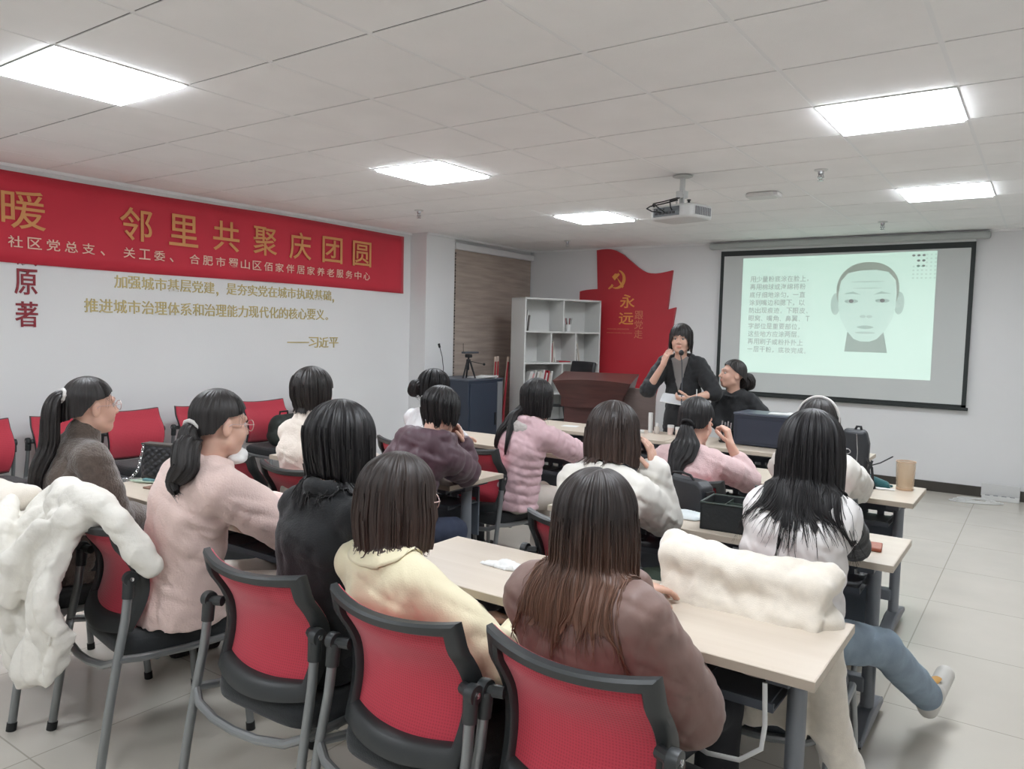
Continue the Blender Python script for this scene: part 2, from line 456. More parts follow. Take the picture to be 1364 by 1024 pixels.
# red party board
M_SIGN = mat('red_sign_board', (184, 50, 60), 0.42, var=0.05, vscale=2.5)
M_SIGNE = mat('red_sign_edge', (120, 24, 34), 0.5)
M_GOLDS = mat('sign_gold_print', (226, 156, 80), 0.45)
t = thing('party_sign_board', 'tall red flag-shaped board with yellow emblem and lettering on the back wall', 'sign board', (-1.7, YB, 1.2))
poly = [(-2.17, 2.66), (-2.1, 2.668), (-2.02, 2.67), (-1.96, 2.665), (-1.9, 2.65), (-1.78, 2.59), (-1.64, 2.48), (-1.57, 2.425), (-1.5, 2.38), (-1.44, 2.352), (-1.38, 2.34), (-1.31, 2.335), (-1.25, 2.34), (-1.17, 2.353), (-1.09, 2.37),
        (-1.14, 1.88), (-1.03, 1.91), (-1.06, 1.7), (-1.16, 1.2), (-1.26, .8), (-1.36, .12), (-2.30, .12), (-2.41, 1.0), (-2.41, 2.12), (-2.36, 2.132), (-2.31, 2.14), (-2.22, 2.147), (-2.14, 2.15)]
obj('board', MB().prism([(a + 1.7, b - 1.2) for a, b in poly], .002, .045), M_SIGN, t, smooth=0)
def on_sign(m_, s, x0, x1, z0, z1, bold, th=.003):
    put_text(m_, s, (x0 + 1.7, -.045, z0 - 1.2), (1, 0, 0), (0, 0, 1), x1 - x0, z1 - z0, th, bold)
m_ = MB()
on_sign(m_, '永', -1.80, -1.59, 1.90, 2.075, .01); on_sign(m_, '远', -1.81, -1.60, 1.685, 1.84, .01)
obj('lettering', m_, M_GOLDS, t, smooth=0)
m_ = MB()
for k, c in enumerate('跟党走'): on_sign(m_, c, -1.585, -1.465, 1.755 - k * .122, 1.865 - k * .122, .003)
on_sign(m_, 'YONGYUAN GENDANGZOU', -1.98, -1.66, 1.617, 1.635, 0); on_sign(m_, 'BUWANG CHUXIN LAOJI SHIMING', -1.98, -1.61, 1.565, 1.583, 0)
obj('lettering', m_, mat('sign_tan_print', (206, 124, 92), .5), t, smooth=0)
# hammer and sickle
m_ = MB(); cx, cz, S = -1.85 + 1.7, 2.27 - 1.2, .125
def pz(pts): return [(cx + a * S, cz + b * S) for a, b in pts]
arc = []
for k in range(25):
    a = math.radians(78 - k * (78 + 125) / 24); arc.append((math.cos(a) * .98 - .02, math.sin(a) * .98))
inn = []
for k in range(25):
    a = math.radians(-118 + k * (78 + 118) / 24); wd = .34 * math.sin(math.radians(12 + 168 * (1 - k / 24.0)) * .93 + .05) + .015
    inn.append((math.cos(a) * (.98 - wd) - .02, math.sin(a) * (.98 - wd)))
m_.prism(pz(arc + inn), .045, .05)
m_.prism(pz([(-.42, -.62), (-.55, -.8), (-.95, -1.02), (-1.04, -.9), (-.72, -.62), (-.62, -.45)]), .045, .05)
m_.prism(pz([(-.62, .28), (-.28, .62), (.02, .58), (.1, .68), (.28, .5), (-.28, -.1)]), .0455, .0515)
m_.prism(pz([(-.12, .28), (.06, .12), (.78, -.72), (.62, -.9)]), .046, .052)
obj('emblem', m_, M_GOLDS, t, smooth=0)

# ------------------------------------------------------------------ projection screen
M_SCR = mat('screen_cloth', (203, 206, 204), 0.8)
M_SCRB = mat('screen_black_border', (36, 42, 41), 0.6)
t = thing('projection_screen', 'pull-down projection screen showing a lit slide on the back wall', 'projection screen', (.84, YB, 0))
y0 = -.05
obj('housing', MB().bx(-1.45, 1.43, -.1, -.005, 2.6, 2.672), mat('screen_housing', (176, 180, 177), .4), t, smooth=30, bevel=.02)
obj('screen_cloth', MB().bx(-1.305, 1.305, y0, y0 + .003, .90, 2.61), M_SCR, t, smooth=0)
b_ = MB()
b_.bx(-1.31, 1.31, y0 - .002, y0 + .004, 2.515, 2.575).bx(-1.31, 1.31, y0 - .002, y0 + .004, .895, .925)
for s in (-1, 1): b_.bx(s * 1.29 - .02, s * 1.29 + .02, y0 - .002, y0 + .004, .9, 2.52)
obj('border', b_, M_SCRB, t, smooth=0)
obj('weight_bar', MB().bx(-1.33, 1.33, y0 - .018, y0 + .016, .868, .9), M_SCRB, t, smooth=0, bevel=.006)
def slide_mat(name, c, e=1.0):
    """screen cloth plus the projector's light: target brightness c at the room's light level"""
    amb = .40; T_ = [lin(v) for v in c]; k = min(1.0, max(T_) / amb)
    base = [203 * k ** .45] * 3
    em = [max(0.0, v - amb * k) / 2.11 for v in T_]; s_ = max(max(em), 1e-4)
    m = mat(name, base, .8)
    p = m.node_tree.nodes['Principled BSDF']; p.inputs['Emission Color'].default_value = (em[0] / s_, em[1] / s_, em[2] / s_, 1); p.inputs['Emission Strength'].default_value = s_
    return m
sl = obj('projected_slide', MB().prism([(-.198 - .84, 1.15), (1.817 - .84, 1.16), (1.81 - .84, 2.496), (-.2 - .84, 2.484)], -y0 + .001, -y0 + .002), slide_mat('slide_light', (214, 237, 226)), t, smooth=0)
yy = y0 - .003
m_ = MB()
lines = ['用少量粉底涂在脸上，', '再用棉球或海绵将粉', '底仔细地涂匀，一直', '涂到嘴边和腮下，以', '防出现痕迹。下眼皮、', '眼窝、嘴角、鼻翼、T', '字部位是重要部位，', '这些地方应涂两层。', '再用刷子或粉扑扑上', '一层干粉，底妆完成。']
for k, s in enumerate(lines):
    zt = 2.275 - k * .0905
    n = len(s)
    wd = [.0705, .0705, .0705, .0705, .0715, .0705, .0705, .0705, .0705, .0715][k]
    for q, c in enumerate(s):
        x = -.105 + q * wd
        if c in '，。、': put_text(m_, c, (x - .84 + .004, yy, zt - .07), (1, 0, 0), (0, 0, 1), .016, .02, .0006, 0)
        elif c == '一': put_text(m_, c, (x - .84, yy, zt - .04), (1, 0, 0), (0, 0, 1), .06, .007, .0006, 0)
        elif c == 'T': put_text(m_, c, (x - .84 + .012, yy, zt - .066), (1, 0, 0), (0, 0, 1), .04, .06, .0006, 0)
        else: put_text(m_, c, (x - .84, yy, zt - .07), (1, 0, 0), (0, 0, 1), .063, .066, .0006, .002)
obj('slide_text', m_, slide_mat('slide_ink', (150, 168, 160)), sl, smooth=0)
def oval(cx, cz, rx, rz, n=40, e=2.0, a0=0, a1=360):
    out = []
    for k in range(n):
        a = math.radians(a0 + (a1 - a0) * k / n); c, s = math.cos(a), math.sin(a)
        out.append((cx - .84 + rx * math.copysign(abs(c) ** (2 / e), c), cz + rz * math.copysign(abs(s) ** (2 / e), s)))
    return out
def flat(nm, polys, c, e, d):
    if 'dots' in nm or nm == 'portrait_shade':
        m_ = MB()
        for p in polys: m_.prism(p, -y0 + .002 + d, -y0 + .0026 + d)
        return obj(nm, m_, slide_mat('slide_' + nm, c, e), sl, smooth=0)
    for p in polys: obj(nm, MB().prism(p, -y0 + .002 + d, -y0 + .0026 + d), slide_mat('slide_' + nm, c, e), sl, smooth=0)
FC = 1.165
flat('portrait_neck', [[(FC - .2 - .84, 1.43), (FC + .23 - .84, 1.43), (FC + .17 - .84, 1.72), (FC - .17 - .84, 1.72)]], (166, 182, 175), .5, 0)
flat('portrait_ear', [oval(FC - .315, 1.95, .05, .12), oval(FC + .318, 1.96, .05, .12)], (188, 206, 198), .56, .0003)
flat('portrait_hair', [oval(FC, 2.1, .312, .3, 60, 2.2)], (160, 177, 170), .5, .0006)
face = [(FC - .84 + a, b) for a, b in [(-.29, 2.06), (-.27, 2.2), (-.2, 2.285), (-.08, 2.31), (.08, 2.315), (.2, 2.29), (.275, 2.2), (.29, 2.06), (.285, 1.92), (.26, 1.79), (.2, 1.67), (.12, 1.575), (.05, 1.545), (-.04, 1.545), (-.11, 1.57), (-.19, 1.665), (-.255, 1.79), (-.285, 1.92)]]
flat('portrait_face', [face], (205, 227, 217), .6, .0009)
flat('portrait_shade', [oval(FC, 1.64, .1, .012), oval(FC - .03, 1.815, .03, .016), oval(FC + .035, 1.815, .03, .016), oval(FC, 2.19, .17, .006), oval(FC, 2.12, .15, .005)], (186, 204, 196), .56, .0012)
flat('portrait_brow', [[(FC - .84 + s * a, b) for a, b in ((.06, 2.05), (.14, 2.085), (.24, 2.06), (.14, 2.06))] for s in (-1, 1)], (176, 194, 186), .53, .0012)
flat('portrait_lips', [oval(FC, 1.70, .085, .02, 30, 1.6)], (178, 196, 188), .52, .0015)
flat('portrait_eye', [oval(FC - .155, 1.98, .07, .022), oval(FC + .155, 1.985, .07, .022)], (176, 193, 186), .5, .0015)
flat('portrait_iris', [oval(FC - .155, 1.982, .024, .02), oval(FC + .155, 1.987, .024, .02)], (128, 142, 136), .36, .0018)
m_ = []
for i in range(3):
    for j in range(3):
        if i == 0 and j: continue
        m_.append(oval(1.595 + i * .048, 2.455 - j * .055, .016, .012, 12))
flat('slide_dots', m_, (128, 146, 139), .42, .0003)
m_ = []
for i in range(6):
    for j in range(7):
        if i < 3 and j < 3: continue
        m_.append(oval(1.6 + i * .04, 2.46 - j * .04, .011, .009, 10))
flat('slide_pale_dots', m_, (190, 211, 201), .57, .0003)

# ------------------------------------------------------------------ ceiling fittings
M_PROJ = mat('projector_white', (196, 197, 195), 0.45)
t = thing('projector', 'white ceiling-mounted projector with cables at its back', 'projector', (.62, 3.62, 2.42), -.25)
def slab(hx, hy, z0, z1, e=3.2, n=40, c=(0, 0)):
    p = []
    for k in range(n):
        a = 2 * PI * k / n; cc, ss = math.cos(a), math.sin(a)
        p.append((c[0] + hx * math.copysign(abs(cc) ** (2 / e), cc), c[1] + hy * math.copysign(abs(ss) ** (2 / e), ss)))
    return MB().prism(p, z0, z1, ax=(1, 0, 0), ay=(0, 1, 0), an=(0, 0, 1))
obj('body', slab(.185, .145, -.045, .05, 5), M_PROJ, t, smooth=40, bevel=.018, seg=3)
obj('connector_panel', MB().bx(-.13, .09, -.149, -.13, -.028, .034), mat('connector_grey', (92, 98, 100), .5), t, smooth=0)
f = MB()
for k in range(6): f.bx(-.115 + k * .03, -.095 + k * .03, -.153, -.147, -.015, .0)
for k in range(3): f.lathe([(.006, 0), (.006, .004)], 10, M=Matrix.Translation((-.1 + k * .03, -.149, .02)) @ Matrix.Rotation(PI / 2, 4, 'X'))
obj('sockets', f, M_BLACK, t, smooth=0)
f = MB()
for k in range(9): f.bx(.1865, .1895, -.09 + k * .02, -.08 + k * .02, -.025, .03)
obj('vent_grille', f, mat('vent_grey', (110, 110, 112), .5), t, smooth=0)
for pts in ([(-.06, -.152, 0), (-.1, -.2, .005), (-.15, -.2, .03), (-.17, -.14, .055), (-.1, -.08, .075), (-.02, -.02, .1)], [(-.03, -.152, .0), (-.04, -.2, .02), (-.1, -.19, .06), (-.08, -.1, .085), (0, -.01, .12)], [(.03, -.15, .01), (.05, -.19, .02), (.02, -.16, .07), (0, -.03, .11)]):
    cc = []
    for i in range(len(pts) - 1):
        for s in range(5):
            a = s / 5; cc.append(Vector(pts[i]).lerp(Vector(pts[i + 1]), a * a * (3 - 2 * a)))
    obj('cable', MB().tube(cc + [pts[-1]], .0045, 8), M_BLACK, t)
obj('lens', MB().lathe([(.0, .0), (.035, 0), (.035, .03), (.03, .032), (.028, .01), (0, .01)], 20, M=Matrix.Translation((.09, .14, .0)) @ Matrix.Rotation(-PI / 2, 4, 'X')), M_BLACK, t)
f = MB().tube([(0, 0, .05), (0, 0, .265)], .019, 14).lathe([(.07, .258), (.07, .266), (.02, .25)], 24)
f.bx(-.05, .05, -.045, .045, .05, .062)
for s in (-1, 1): f.tube([(s * .03, -.02, .06), (s * .03, -.02, .13), (0, 0, .15)], .007, 8)
f.bx(-.03, .03, -.03, .03, .11, .16)
obj('mount', f, M_PROJ, t, bevel=.003)
for s in ((-.15, -.12), (.15, -.12)):
    obj('foot_knob', MB().lathe([(.008, .05), (.008, .062), (.013, .064), (.013, .07)], 12, (s[0], s[1], 0)), M_BLACK, t)

def sprinkler(x, y, label):
    t = thing('sprinkler_head', label, 'sprinkler', (x, y, CEIL), 0, 'ceiling sprinklers')
    obj('escutcheon', MB().lathe([(.045, 0), (.04, -.008), (.012, -.012)], 20), M_WHITE, t)
    b_ = MB().lathe([(.02, -.01), (.018, -.03), (.008, -.034), (.008, -.05), (.022, -.052), (.022, -.055)], 16)
    for s in (-1, 1): b_.tube([(s * .012, 0, -.03), (s * .017, 0, -.045), (s * .005, 0, -.07)], .003, 6)
    b_.lathe([(.02, -.07), (.018, -.074)], 12)
    obj('nozzle', b_, M_METAL, t)
sprinkler(1.49, 3.87, 'small metal sprinkler head in the ceiling right of the projector')
sprinkler(1.44, 6.5, 'small sprinkler head in the ceiling just in front of the screen')
sprinkler(-2.17, 3.96, 'small sprinkler head in the ceiling above the right end of the banner')
sprinkler(-2.11, 6.6, 'faint far sprinkler head in the ceiling near the blind')
t = thing('ceiling_access_point', 'flat white box fixed to the ceiling right of the projector', 'ceiling device', (.89, 4.55, CEIL))
obj('housing', slab(.11, .085, -.035, 0, 6), M_WHITE, t, smooth=40, bevel=.01)
obj('end_cap', MB().bx(.1, .14, -.06, .06, -.03, -.002), M_GRIDW, t, bevel=.006)

# ------------------------------------------------------------------ desks
def table(x0, x1, y0, y1, label, group, name='desk'):
    L = x1 - x0; D = y1 - y0
    t = thing(name, label, 'desk', ((x0 + x1) / 2, (y0 + y1) / 2, 0), 0, group)
    a, d = L / 2, D / 2
    obj('tabletop', MB().bx(-a, a, -d, d, .722, .75), M_TABLE, t, smooth=0, bevel=.003)
    e = MB()
    e.bx(-a - .0012, a + .0012, -d - .0012, -d + .001, .7235, .7485).bx(-a - .0012, a + .0012, d - .001, d + .0012, .7235, .7485)
    for s in (-1, 1): e.bx(s * a - .0012, s * a + .0012, -d, d, .7235, .7485)
    obj('edge_band', e, M_EDGE, t, smooth=0)
    fr = MB().bx(-a + .06, a - .06, -.035, .035, .675, .7215)
    for s in (-1, 1): fr.bx(s * (a - .1) - .03, s * (a - .1) + .03, -d + .05, d - .05, .69, .7215)
    obj('top_frame', fr, M_DGREY, t, smooth=0, bevel=.004)
    for s in (-1, 1):
        lx = s * (a - .10)
        lg = MB().tube([(lx, .03, .69), (lx, .03, .07)], .036, 18, sq=(1, .72), up=(0, 1, 0))
        lo = obj('leg', lg, M_GREY, t)
        ft = MB().prism([(-d - .0, .03), (-d - .005, .06), (-.05, .095), (.08, .095), (d + .0, .06), (d, .03)], -.032, .032, (lx, .0, 0), (0, 1, 0), (0, 0, 1), (1, 0, 0))
        obj('foot_bar', ft, M_GREY, lo, smooth=30, bevel=.01)
        cs = MB()
        for q in (-1, 1):
            cs.lathe([(.0, -.011), (.022, -.011), (.025, -.006), (.025, .006), (.022, .011), (0, .011)], 16, M=Matrix.Translation((lx, q * (d - .035), .0255)) @ Matrix.Rotation(PI / 2, 4, 'Y'))
            cs.bx(lx - .028, lx + .028, q * (d - .035) - .035, q * (d - .035) + .035, .032, .058)
        obj('caster', cs, M_RUB, lo, smooth=35)
    p = MB()
    pa = a - .13
    yp = d - .06
    p.bx(-pa, pa, yp, yp + .012, .60, .665).bx(-pa, pa, yp, yp + .012, .38, .578)
    n = 14
    for k in range(n + 1):
        x = -pa + 2 * pa * k / n
        p.bx(max(-pa, x - .018), min(pa, x + .018), yp, yp + .012, .578, .60)
    obj('modesty_panel', p, mat('blue_grey_panel', (88, 95, 104), .5), t, smooth=0)
    s_ = MB().bx(-pa, pa, -.09, yp - .01, .575, .582).bx(-pa, pa, -.095, -.085, .575, .60)
    for q in range(7): s_.bx(-pa + .02 + q * (2 * pa - .04) / 6 - .004, -pa + .02 + q * (2 * pa - .04) / 6 + .004, -.09, yp - .01, .582, .589)
    obj('book_shelf', s_, M_DGREY, t, smooth=0)
    obj('cross_beam', MB().bx(-pa - .02, pa + .02, -.01, .045, .155, .215), M_GREY, t, smooth=0, bevel=.006)
    return t
G = 'pale folding training desks'
table(.92, 2.39, .34, .80, 'nearest right-hand pale desk with a tissue on it, in front of the brown puffer coat', G)
table(.90, 2.385, 1.50, 1.96, 'second right-hand desk holding the open black case and the reddish-brown wallet', G)
table(.86, 2.29, 2.74, 3.24, 'third right-hand desk holding the amber cup and the teal cloth', G)
table(-1.03, .44, .34, .80, 'nearest left-hand desk holding the quilted black handbag', G)
table(-1.20, .28, 1.52, 2.00, 'left-hand desk where the dark purple puffer coat leans its elbow', G)
table(-1.17, .30, 2.80, 3.30, 'far left-hand desk in front of the woman in the pink puffer', G)
table(-.98, .42, 3.92, 4.46, 'front desk with the cosmetics, before the standing speaker', G)
table(.43, 1.83, 3.90, 4.44, 'front desk carrying the large black box', G)

# ------------------------------------------------------------------ mesh-back chairs
def back_pt(u, v):
    """u across -1..1, v from bottom 0 to top 1: the S-shaped, wrapped backrest"""
    z = .492 + .378 * v
    hw = .205 + .02 * math.sin(v * PI) + .018 * v * v
    y = -.232 + .050 * math.sin(min(1, v * 1.25) * PI) - .055 * max(0, v - .55) ** 1.3 * 2.0 + .052 * u * u
    z -= .018 * (1 - u * u) * v ** 3
    z -= .02 * (1 - u * u) * (1 - v) ** 2
    return (u * hw, y, z)
def chair(label, loc, rotz, group=None):
    t = thing('mesh_back_chair', label, 'chair', loc, rotz, group)
    g = MB()
    def sp(u, v):
        x = (u * 2 - 1); y = (v * 2 - 1)
        e = .88
        return (x, y)
    # seat cushion: rounded slab
    def seat(u, v):
        a = 2 * PI * u; c, s = math.cos(a), math.sin(a); e = 5.0
        ex = math.copysign(abs(c) ** (2 / e), c) * .235; ey = math.copysign(abs(s) ** (2 / e), s) * .225
        prof = [(0.0, -.038), (.9, -.038), (.985, -.03), (1.0, -.005), (.985, .022), (.92, .036), (.6, .041), (.0, .038)]
        q = v * (len(prof) - 1); i = min(int(q), len(prof) - 2); w_ = q - i
        r = prof[i][0] * (1 - w_) + prof[i + 1][0] * w_; z = prof[i][1] * (1 - w_) + prof[i + 1][1] * w_
        front = max(0, ey * r - .12) / .1
        return (ex * r, ey * r + .01, .432 + z - .02 * front * front * (1 if z > 0 else .3))
    obj('seat', MB().grid(seat, 48, 22, cu=True), M_SEAT, t, smooth=60)
    # frame ring of the backrest
    ring = []; n = 18
    for k in range(n): ring.append((-1 + 2 * k / n, 0.0))
    for k in range(n): ring.append((1.0, k / n))
    for k in range(n): ring.append((1 - 2 * k / n, 1.0))
    for k in range(n): ring.append((-1.0, 1 - k / n))
    def rnd(u, v, inset):
        # inset towards the middle; rounded inner corners
        iu = inset / .22; iv = inset / .385
        uu = max(-1 + iu, min(1 - iu, u * (1 - iu))); vv = .5 + (v - .5) * (1 - 2 * iv)
        vv -= .012 * (1 if v < .5 else 0)
        return uu, vv
    vs = []; fs = []
    prof = [(0.0, .012), (0.0, -.010), (.008, -.018), (.030, -.018), (.036, -.008), (.036, .012)]
    np_ = len(prof)
    for (u, v) in ring:
        for (ins, off) in prof:
            k_ = 1.0 + (.5 if abs(v) < .01 else 0)
            uu, vv = rnd(u, v, ins * k_)
            p = back_pt(uu, vv); vs.append((p[0], p[1] + off, p[2]))
    m = len(ring)
    for i in range(m):
        for j in range(np_):
            a = i * np_ + j; b = ((i + 1) % m) * np_ + j
            fs.append((a, b, ((i + 1) % m) * np_ + (j + 1) % np_, i * np_ + (j + 1) % np_))
    obj('backrest_frame', MB().add(vs, fs), M_PLAST, t, smooth=40)
    def pan(u, v):
        p = back_pt((u * 2 - 1) * .985, .012 + v * .976); return (p[0], p[1] + .014, p[2])
    o = obj('backrest_mesh', MB().grid(pan, 20, 20), M_RED, t, smooth=60)
    sm = o.modifiers.new('thick', 'SOLIDIFY'); sm.thickness = .006; sm.offset = 0
    for s in (-1, 1):
        rp = [(s * .262, -.305, .012), (s * .258, -.268, .25), (s * .254, -.235, .43), (s * .25, -.21, .55), (s * .247, -.196, .665)]
        lg = obj('leg', MB().tube(rp, .0155, 14, sq=(1, .8), up=(0, 1, 0)), M_TUBE, t)
        obj('foot_cap', MB().tube([(s * .262, -.307, .0), (s * .2615, -.302, .03)], .018, 14), M_RUB, lg)
        kb = MB().tube([(s * .248, -.2, .625), (s * .2465, -.195, .69)], [.019, .02], 14)
        kb.lathe([(0, -.012), (.024, -.012), (.026, 0), (.024, .013), (0, .014)], 18, M=Matrix.Translation((s * .25, -.192, .693)) @ Matrix.Rotation(s * PI / 2, 4, 'Y'))
        kb.tube([(s * .246, -.19, .69), (s * .205, -.175, .69)], .016, 10)
        kn = obj('pivot_knob', kb, M_PLAST, t)
        obj('bolt', MB().lathe([(0, .013), (.008, .013), (.008, .017), (.004, .016), (0, .013)], 12, M=Matrix.Translation((s * .25, -.192, .693)) @ Matrix.Rotation(s * PI / 2, 4, 'Y')), M_METAL, kn)
        fp = [(s * .232, .205, .40), (s * .242, .225, .25), (s * .252, .245, .012)]
        lg = obj('leg', MB().tube(fp, .0145, 14, sq=(1, .8), up=(0, 1, 0)), M_TUBE, t)
        obj('foot_cap', MB().tube([(s * .252, .245, .0), (s * .2515, .243, .03)], .017, 14), M_RUB, lg)
    fr = MB()
    for s in (-1, 1):
        fr.tube([(s * .254, -.236, .42), (s * .248, -.16, .405), (s * .24, 0, .392), (s * .234, .19, .392), (s * .232, .205, .398)], .0135, 10)
    fr.tube([(-.254, -.236, .415), (-.2, -.262, .392), (-.1, -.28, .38), (0, -.285, .377), (.1, -.28, .38), (.2, -.262, .392), (.254, -.236, .415)], .0135, 10)
    fr.tube([(-.236, .12, .388), (.236, .12, .388)], .011, 10).tube([(-.24, -.1, .388), (.24, -.1, .388)], .011, 10)
    obj('seat_frame', fr, M_TUBE, t)
    return t
GC = 'red mesh-back chairs'
CH0 = chair('red mesh chair with a white puffer coat hung on it, behind the pale pink fleece', (.06, .05, 0), -.16, GC)
CH = {'c1': CH0}
for key, x, y, r, lab in [
    ('p1', -.62, .0, .0, 'red mesh chair under the cream fleece coat at the left edge'),
    ('c2', .90, .07, .02, 'red mesh chair behind the woman in black sweater, left of the three front chairs'),
    ('c3', 1.467, .08, -.02, 'red mesh chair behind the woman in cream shirt, middle of the three front chairs'),
    ('c4', 1.975, .11, -.03, 'red mesh chair behind the brown puffer jacket, nearest to the viewer'),
    ('l2a', -.86, 1.20, .0, 'empty red mesh chair at the second left desk, right of the pale pink sweater'),
    ('l2b', -.31, 1.18, .0, 'red mesh chair under the woman in the cream sweater with bobbed hair'),
    ('l2c', .22, 1.20, .0, 'red mesh chair under the dark purple puffer coat'),
    ('l3a', -.53, 2.25, .0, 'red mesh chair behind the white-topped woman with pinned-up hair'),
    ('l3b', -.03, 2.33, -.1, 'red mesh chair under the woman in the pink puffer jacket'),
    ('r2a', 1.37, 1.18, .0, 'red mesh chair under the white puffer jacket, its back corner showing by the near desk'),
    ('r2b', 2.09, 1.00, .0, 'red mesh chair covered by the cream fur coat'),
    ('r3a', 1.33, 2.27, .0, 'red mesh chair with a black bag hung on its back, under the dusty pink sweater'),
    ('r3b', 1.93, 2.27, .0, 'red mesh chair under the person hidden behind the long black hair'),
    ('w0', -2.98, .60, -PI / 2, 'red mesh chair against the left wall cut by the left edge of the photo'),
    ('w1', -2.98, 1.19, -PI / 2, 'red mesh chair against the left wall just left of the woman in brown fleece'),
    ('w2', -2.98, 1.71, -PI / 2, 'red mesh chair against the left wall behind the face of the woman in brown fleece'),
    ('w3', -2.98, 2.31, -PI / 2, 'red mesh chair against the left wall partly behind the black ponytail of the pink sweater'),
    ('w4', -2.98, 2.97, -PI / 2, 'red mesh chair against the left wall with the black backpack on its seat'),
    ('w5', -2.98, 3.53, -PI / 2, 'red mesh chair against the left wall behind the bobbed cream sweater woman'),
]:
    CH[key] = dup(CH0, (x, y, 0), r, lab, GC)

# ------------------------------------------------------------------ bookcase with its books
M_CASE = mat('white_board', (206, 206, 203), 0.5, var=0.02, vscale=3)
bA, bB = Vector((-2.40, 6.14, 0)), Vector((-1.91, 7.15, 0))
bdir = (bB - bA).normalized(); brot = math.atan2(bdir.y, bdir.x); BW = (bB - bA).length; BH = 1.98; BD = .34
t = thing('bookcase', 'white open bookcase with staggered compartments beside the blind', 'bookcase', bA, brot)
# local: x along the front, y into the depth, z up
f = MB().bx(0, .02, 0, BD, 0, BH).bx(BW - .02, BW, 0, BD, 0, BH).bx(0, BW, 0, BD, BH - .02, BH).bx(0, BW, .0, BD, 0, .06)
obj('carcass', f, M_CASE, t, smooth=0, bevel=.0015)
obj('back_panel', MB().bx(.018, BW - .018, BD - .008, BD, .05, BH - .01), M_CASE, t, smooth=0)
levels = [.42, .80, 1.18, 1.565]
for z in levels: obj('shelf', MB().bx(.02, BW - .02, .003, BD - .008, z - .01, z + .01), M_CASE, t, smooth=0)
def div(x, za, zb): obj('divider', MB().bx(x - .009, x + .009, .004, BD - .008, za, zb), M_CASE, t, smooth=0)
div(BW * .5, 1.575, BH - .02); div(BW * .345, 1.19, 1.555); div(BW * .67, 1.19, 1.555); div(BW * .5, .81, 1.17); div(BW * .345, .43, .79); div(BW * .67, .43, .79); div(BW * .5, .06, .41)
bM = Matrix.Translation(bA) @ Matrix.Rotation(brot, 4, 'Z')
rb = random.Random(3)
def book(x, z, h, th, d, tilt, m, label, name='book', grp='books in the bookcase', flatb=False):
    base = bM @ Vector((x, .035, z))
    t_ = thing(name, label, 'book', base, brot, grp)
    M = Matrix.Rotation(tilt, 3, 'Y') if not flatb else Matrix.Rotation(0, 3, 'Y')
    cv = MB(); pg = MB()
    dims = (th, d, h) if not flatb else (h, d, th)
    a, b_, c = dims
    def bb(m_, x0, x1, y0, y1, z0, z1):
        vs = [M @ Vector((q, r, s)) for q in (x0, x1) for r in (y0, y1) for s in (z0, z1)]
        m_.add(vs, [(0, 1, 3, 2), (4, 6, 7, 5), (0, 4, 5, 1), (2, 3, 7, 6), (0, 2, 6, 4), (1, 5, 7, 3)])
    if flatb:
        bb(cv, 0, a, 0, b_, 0, .002); bb(cv, 0, a, 0, b_, c - .002, c); bb(cv, 0, a, 0, .002, 0, c); bb(pg, .003, a - .003, .002, b_ - .002, .002, c - .002)
    else:
        bb(cv, 0, .002, 0, b_, 0, c); bb(cv, a - .002, a, 0, b_, 0, c); bb(cv, 0, a, 0, .003, 0, c); bb(pg, .002, a - .002, .003, b_ - .003, .003, c - .004)
    obj('cover', cv, m, t_, smooth=0); obj('pages', pg, M_PAPER, t_, smooth=0)
BKW = mat('book_white', (208, 206, 202), .5); BKR = mat('book_red', (158, 40, 52), .5); BKP = mat('book_pink', (206, 150, 150), .5); BKG = mat('book_grey', (120, 116, 112), .5); BKC = mat('book_cream', (196, 188, 176), .5)
row = [(BKW, 'white'), (BKW, 'white'), (BKP, 'pale pink'), (BKW, 'white'), (BKG, 'grey'), (BKW, 'white'), (BKC, 'cream'), (BKW, 'white'), (BKW, 'white'), (BKR, 'dark red'), (BKW, 'white'), (BKR, 'red'), (BKC, 'cream'), (BKW, 'white')]
x = .04
ordn = ['first', 'second', 'third', 'fourth', 'fifth', 'sixth', 'seventh', 'eighth', 'ninth', 'tenth', 'eleventh', 'twelfth', 'thirteenth', 'fourteenth']
for k, (m_, nm) in enumerate(row):
    th = rb.uniform(.018, .026); tilt = .30 - .012 * k
    book(x, .812, rb.uniform(.25, .30), th, .2, tilt, m_, '%s leaning book, %s from the left in the long row on the third shelf' % (nm, ordn[k]))
    x += th / math.cos(tilt) + .0035
book(.035, 1.577, .25, .012, .2, .10, BKW, 'thin white booklet leaning at the left of the top shelf', grp='books on the top shelf')
book(.062, 1.577, .19, .014, .18, .12, BKG, 'small grey booklet leaning at the left of the top shelf', grp='books on the top shelf')
xm = BW * .345 + .02
book(xm, 1.192, .24, .015, .2, .05, BKR, 'dark red upright book in the middle compartment', grp='books in the middle compartment')
book(xm + .025, 1.192, .26, .02, .2, -.12 + .1, BKC, 'cream upright book in the middle compartment', grp='books in the middle compartment')
book(xm + .058, 1.192, .25, .024, .2, -.24 + .05, BKW, 'white leaning book in the middle compartment', grp='books in the middle compartment')
book(xm + .12, 1.191, .17, .014, .2, 0, BKR, 'red book lying flat in the middle compartment', grp='books in the middle compartment', flatb=True)
xm = BW * .67 + .02
book(xm, 1.192, .17, .022, .18, .0, BKG, 'short grey book in the right compartment', grp='books in the right compartment')
book(xm + .03, 1.192, .2, .018, .18, -.15, BKW, 'white leaning book in the right compartment', grp='books in the right compartment')
book(xm + .06, 1.192, .24, .016, .18, -.2, BKC, 'cream leaning book in the right compartment', grp='books in the right compartment')
t = thing('pen_cup', 'white cup holding pens on the top shelf of the bookcase', 'pen cup', bM @ Vector((BW * .62, .1, 1.577)), brot)
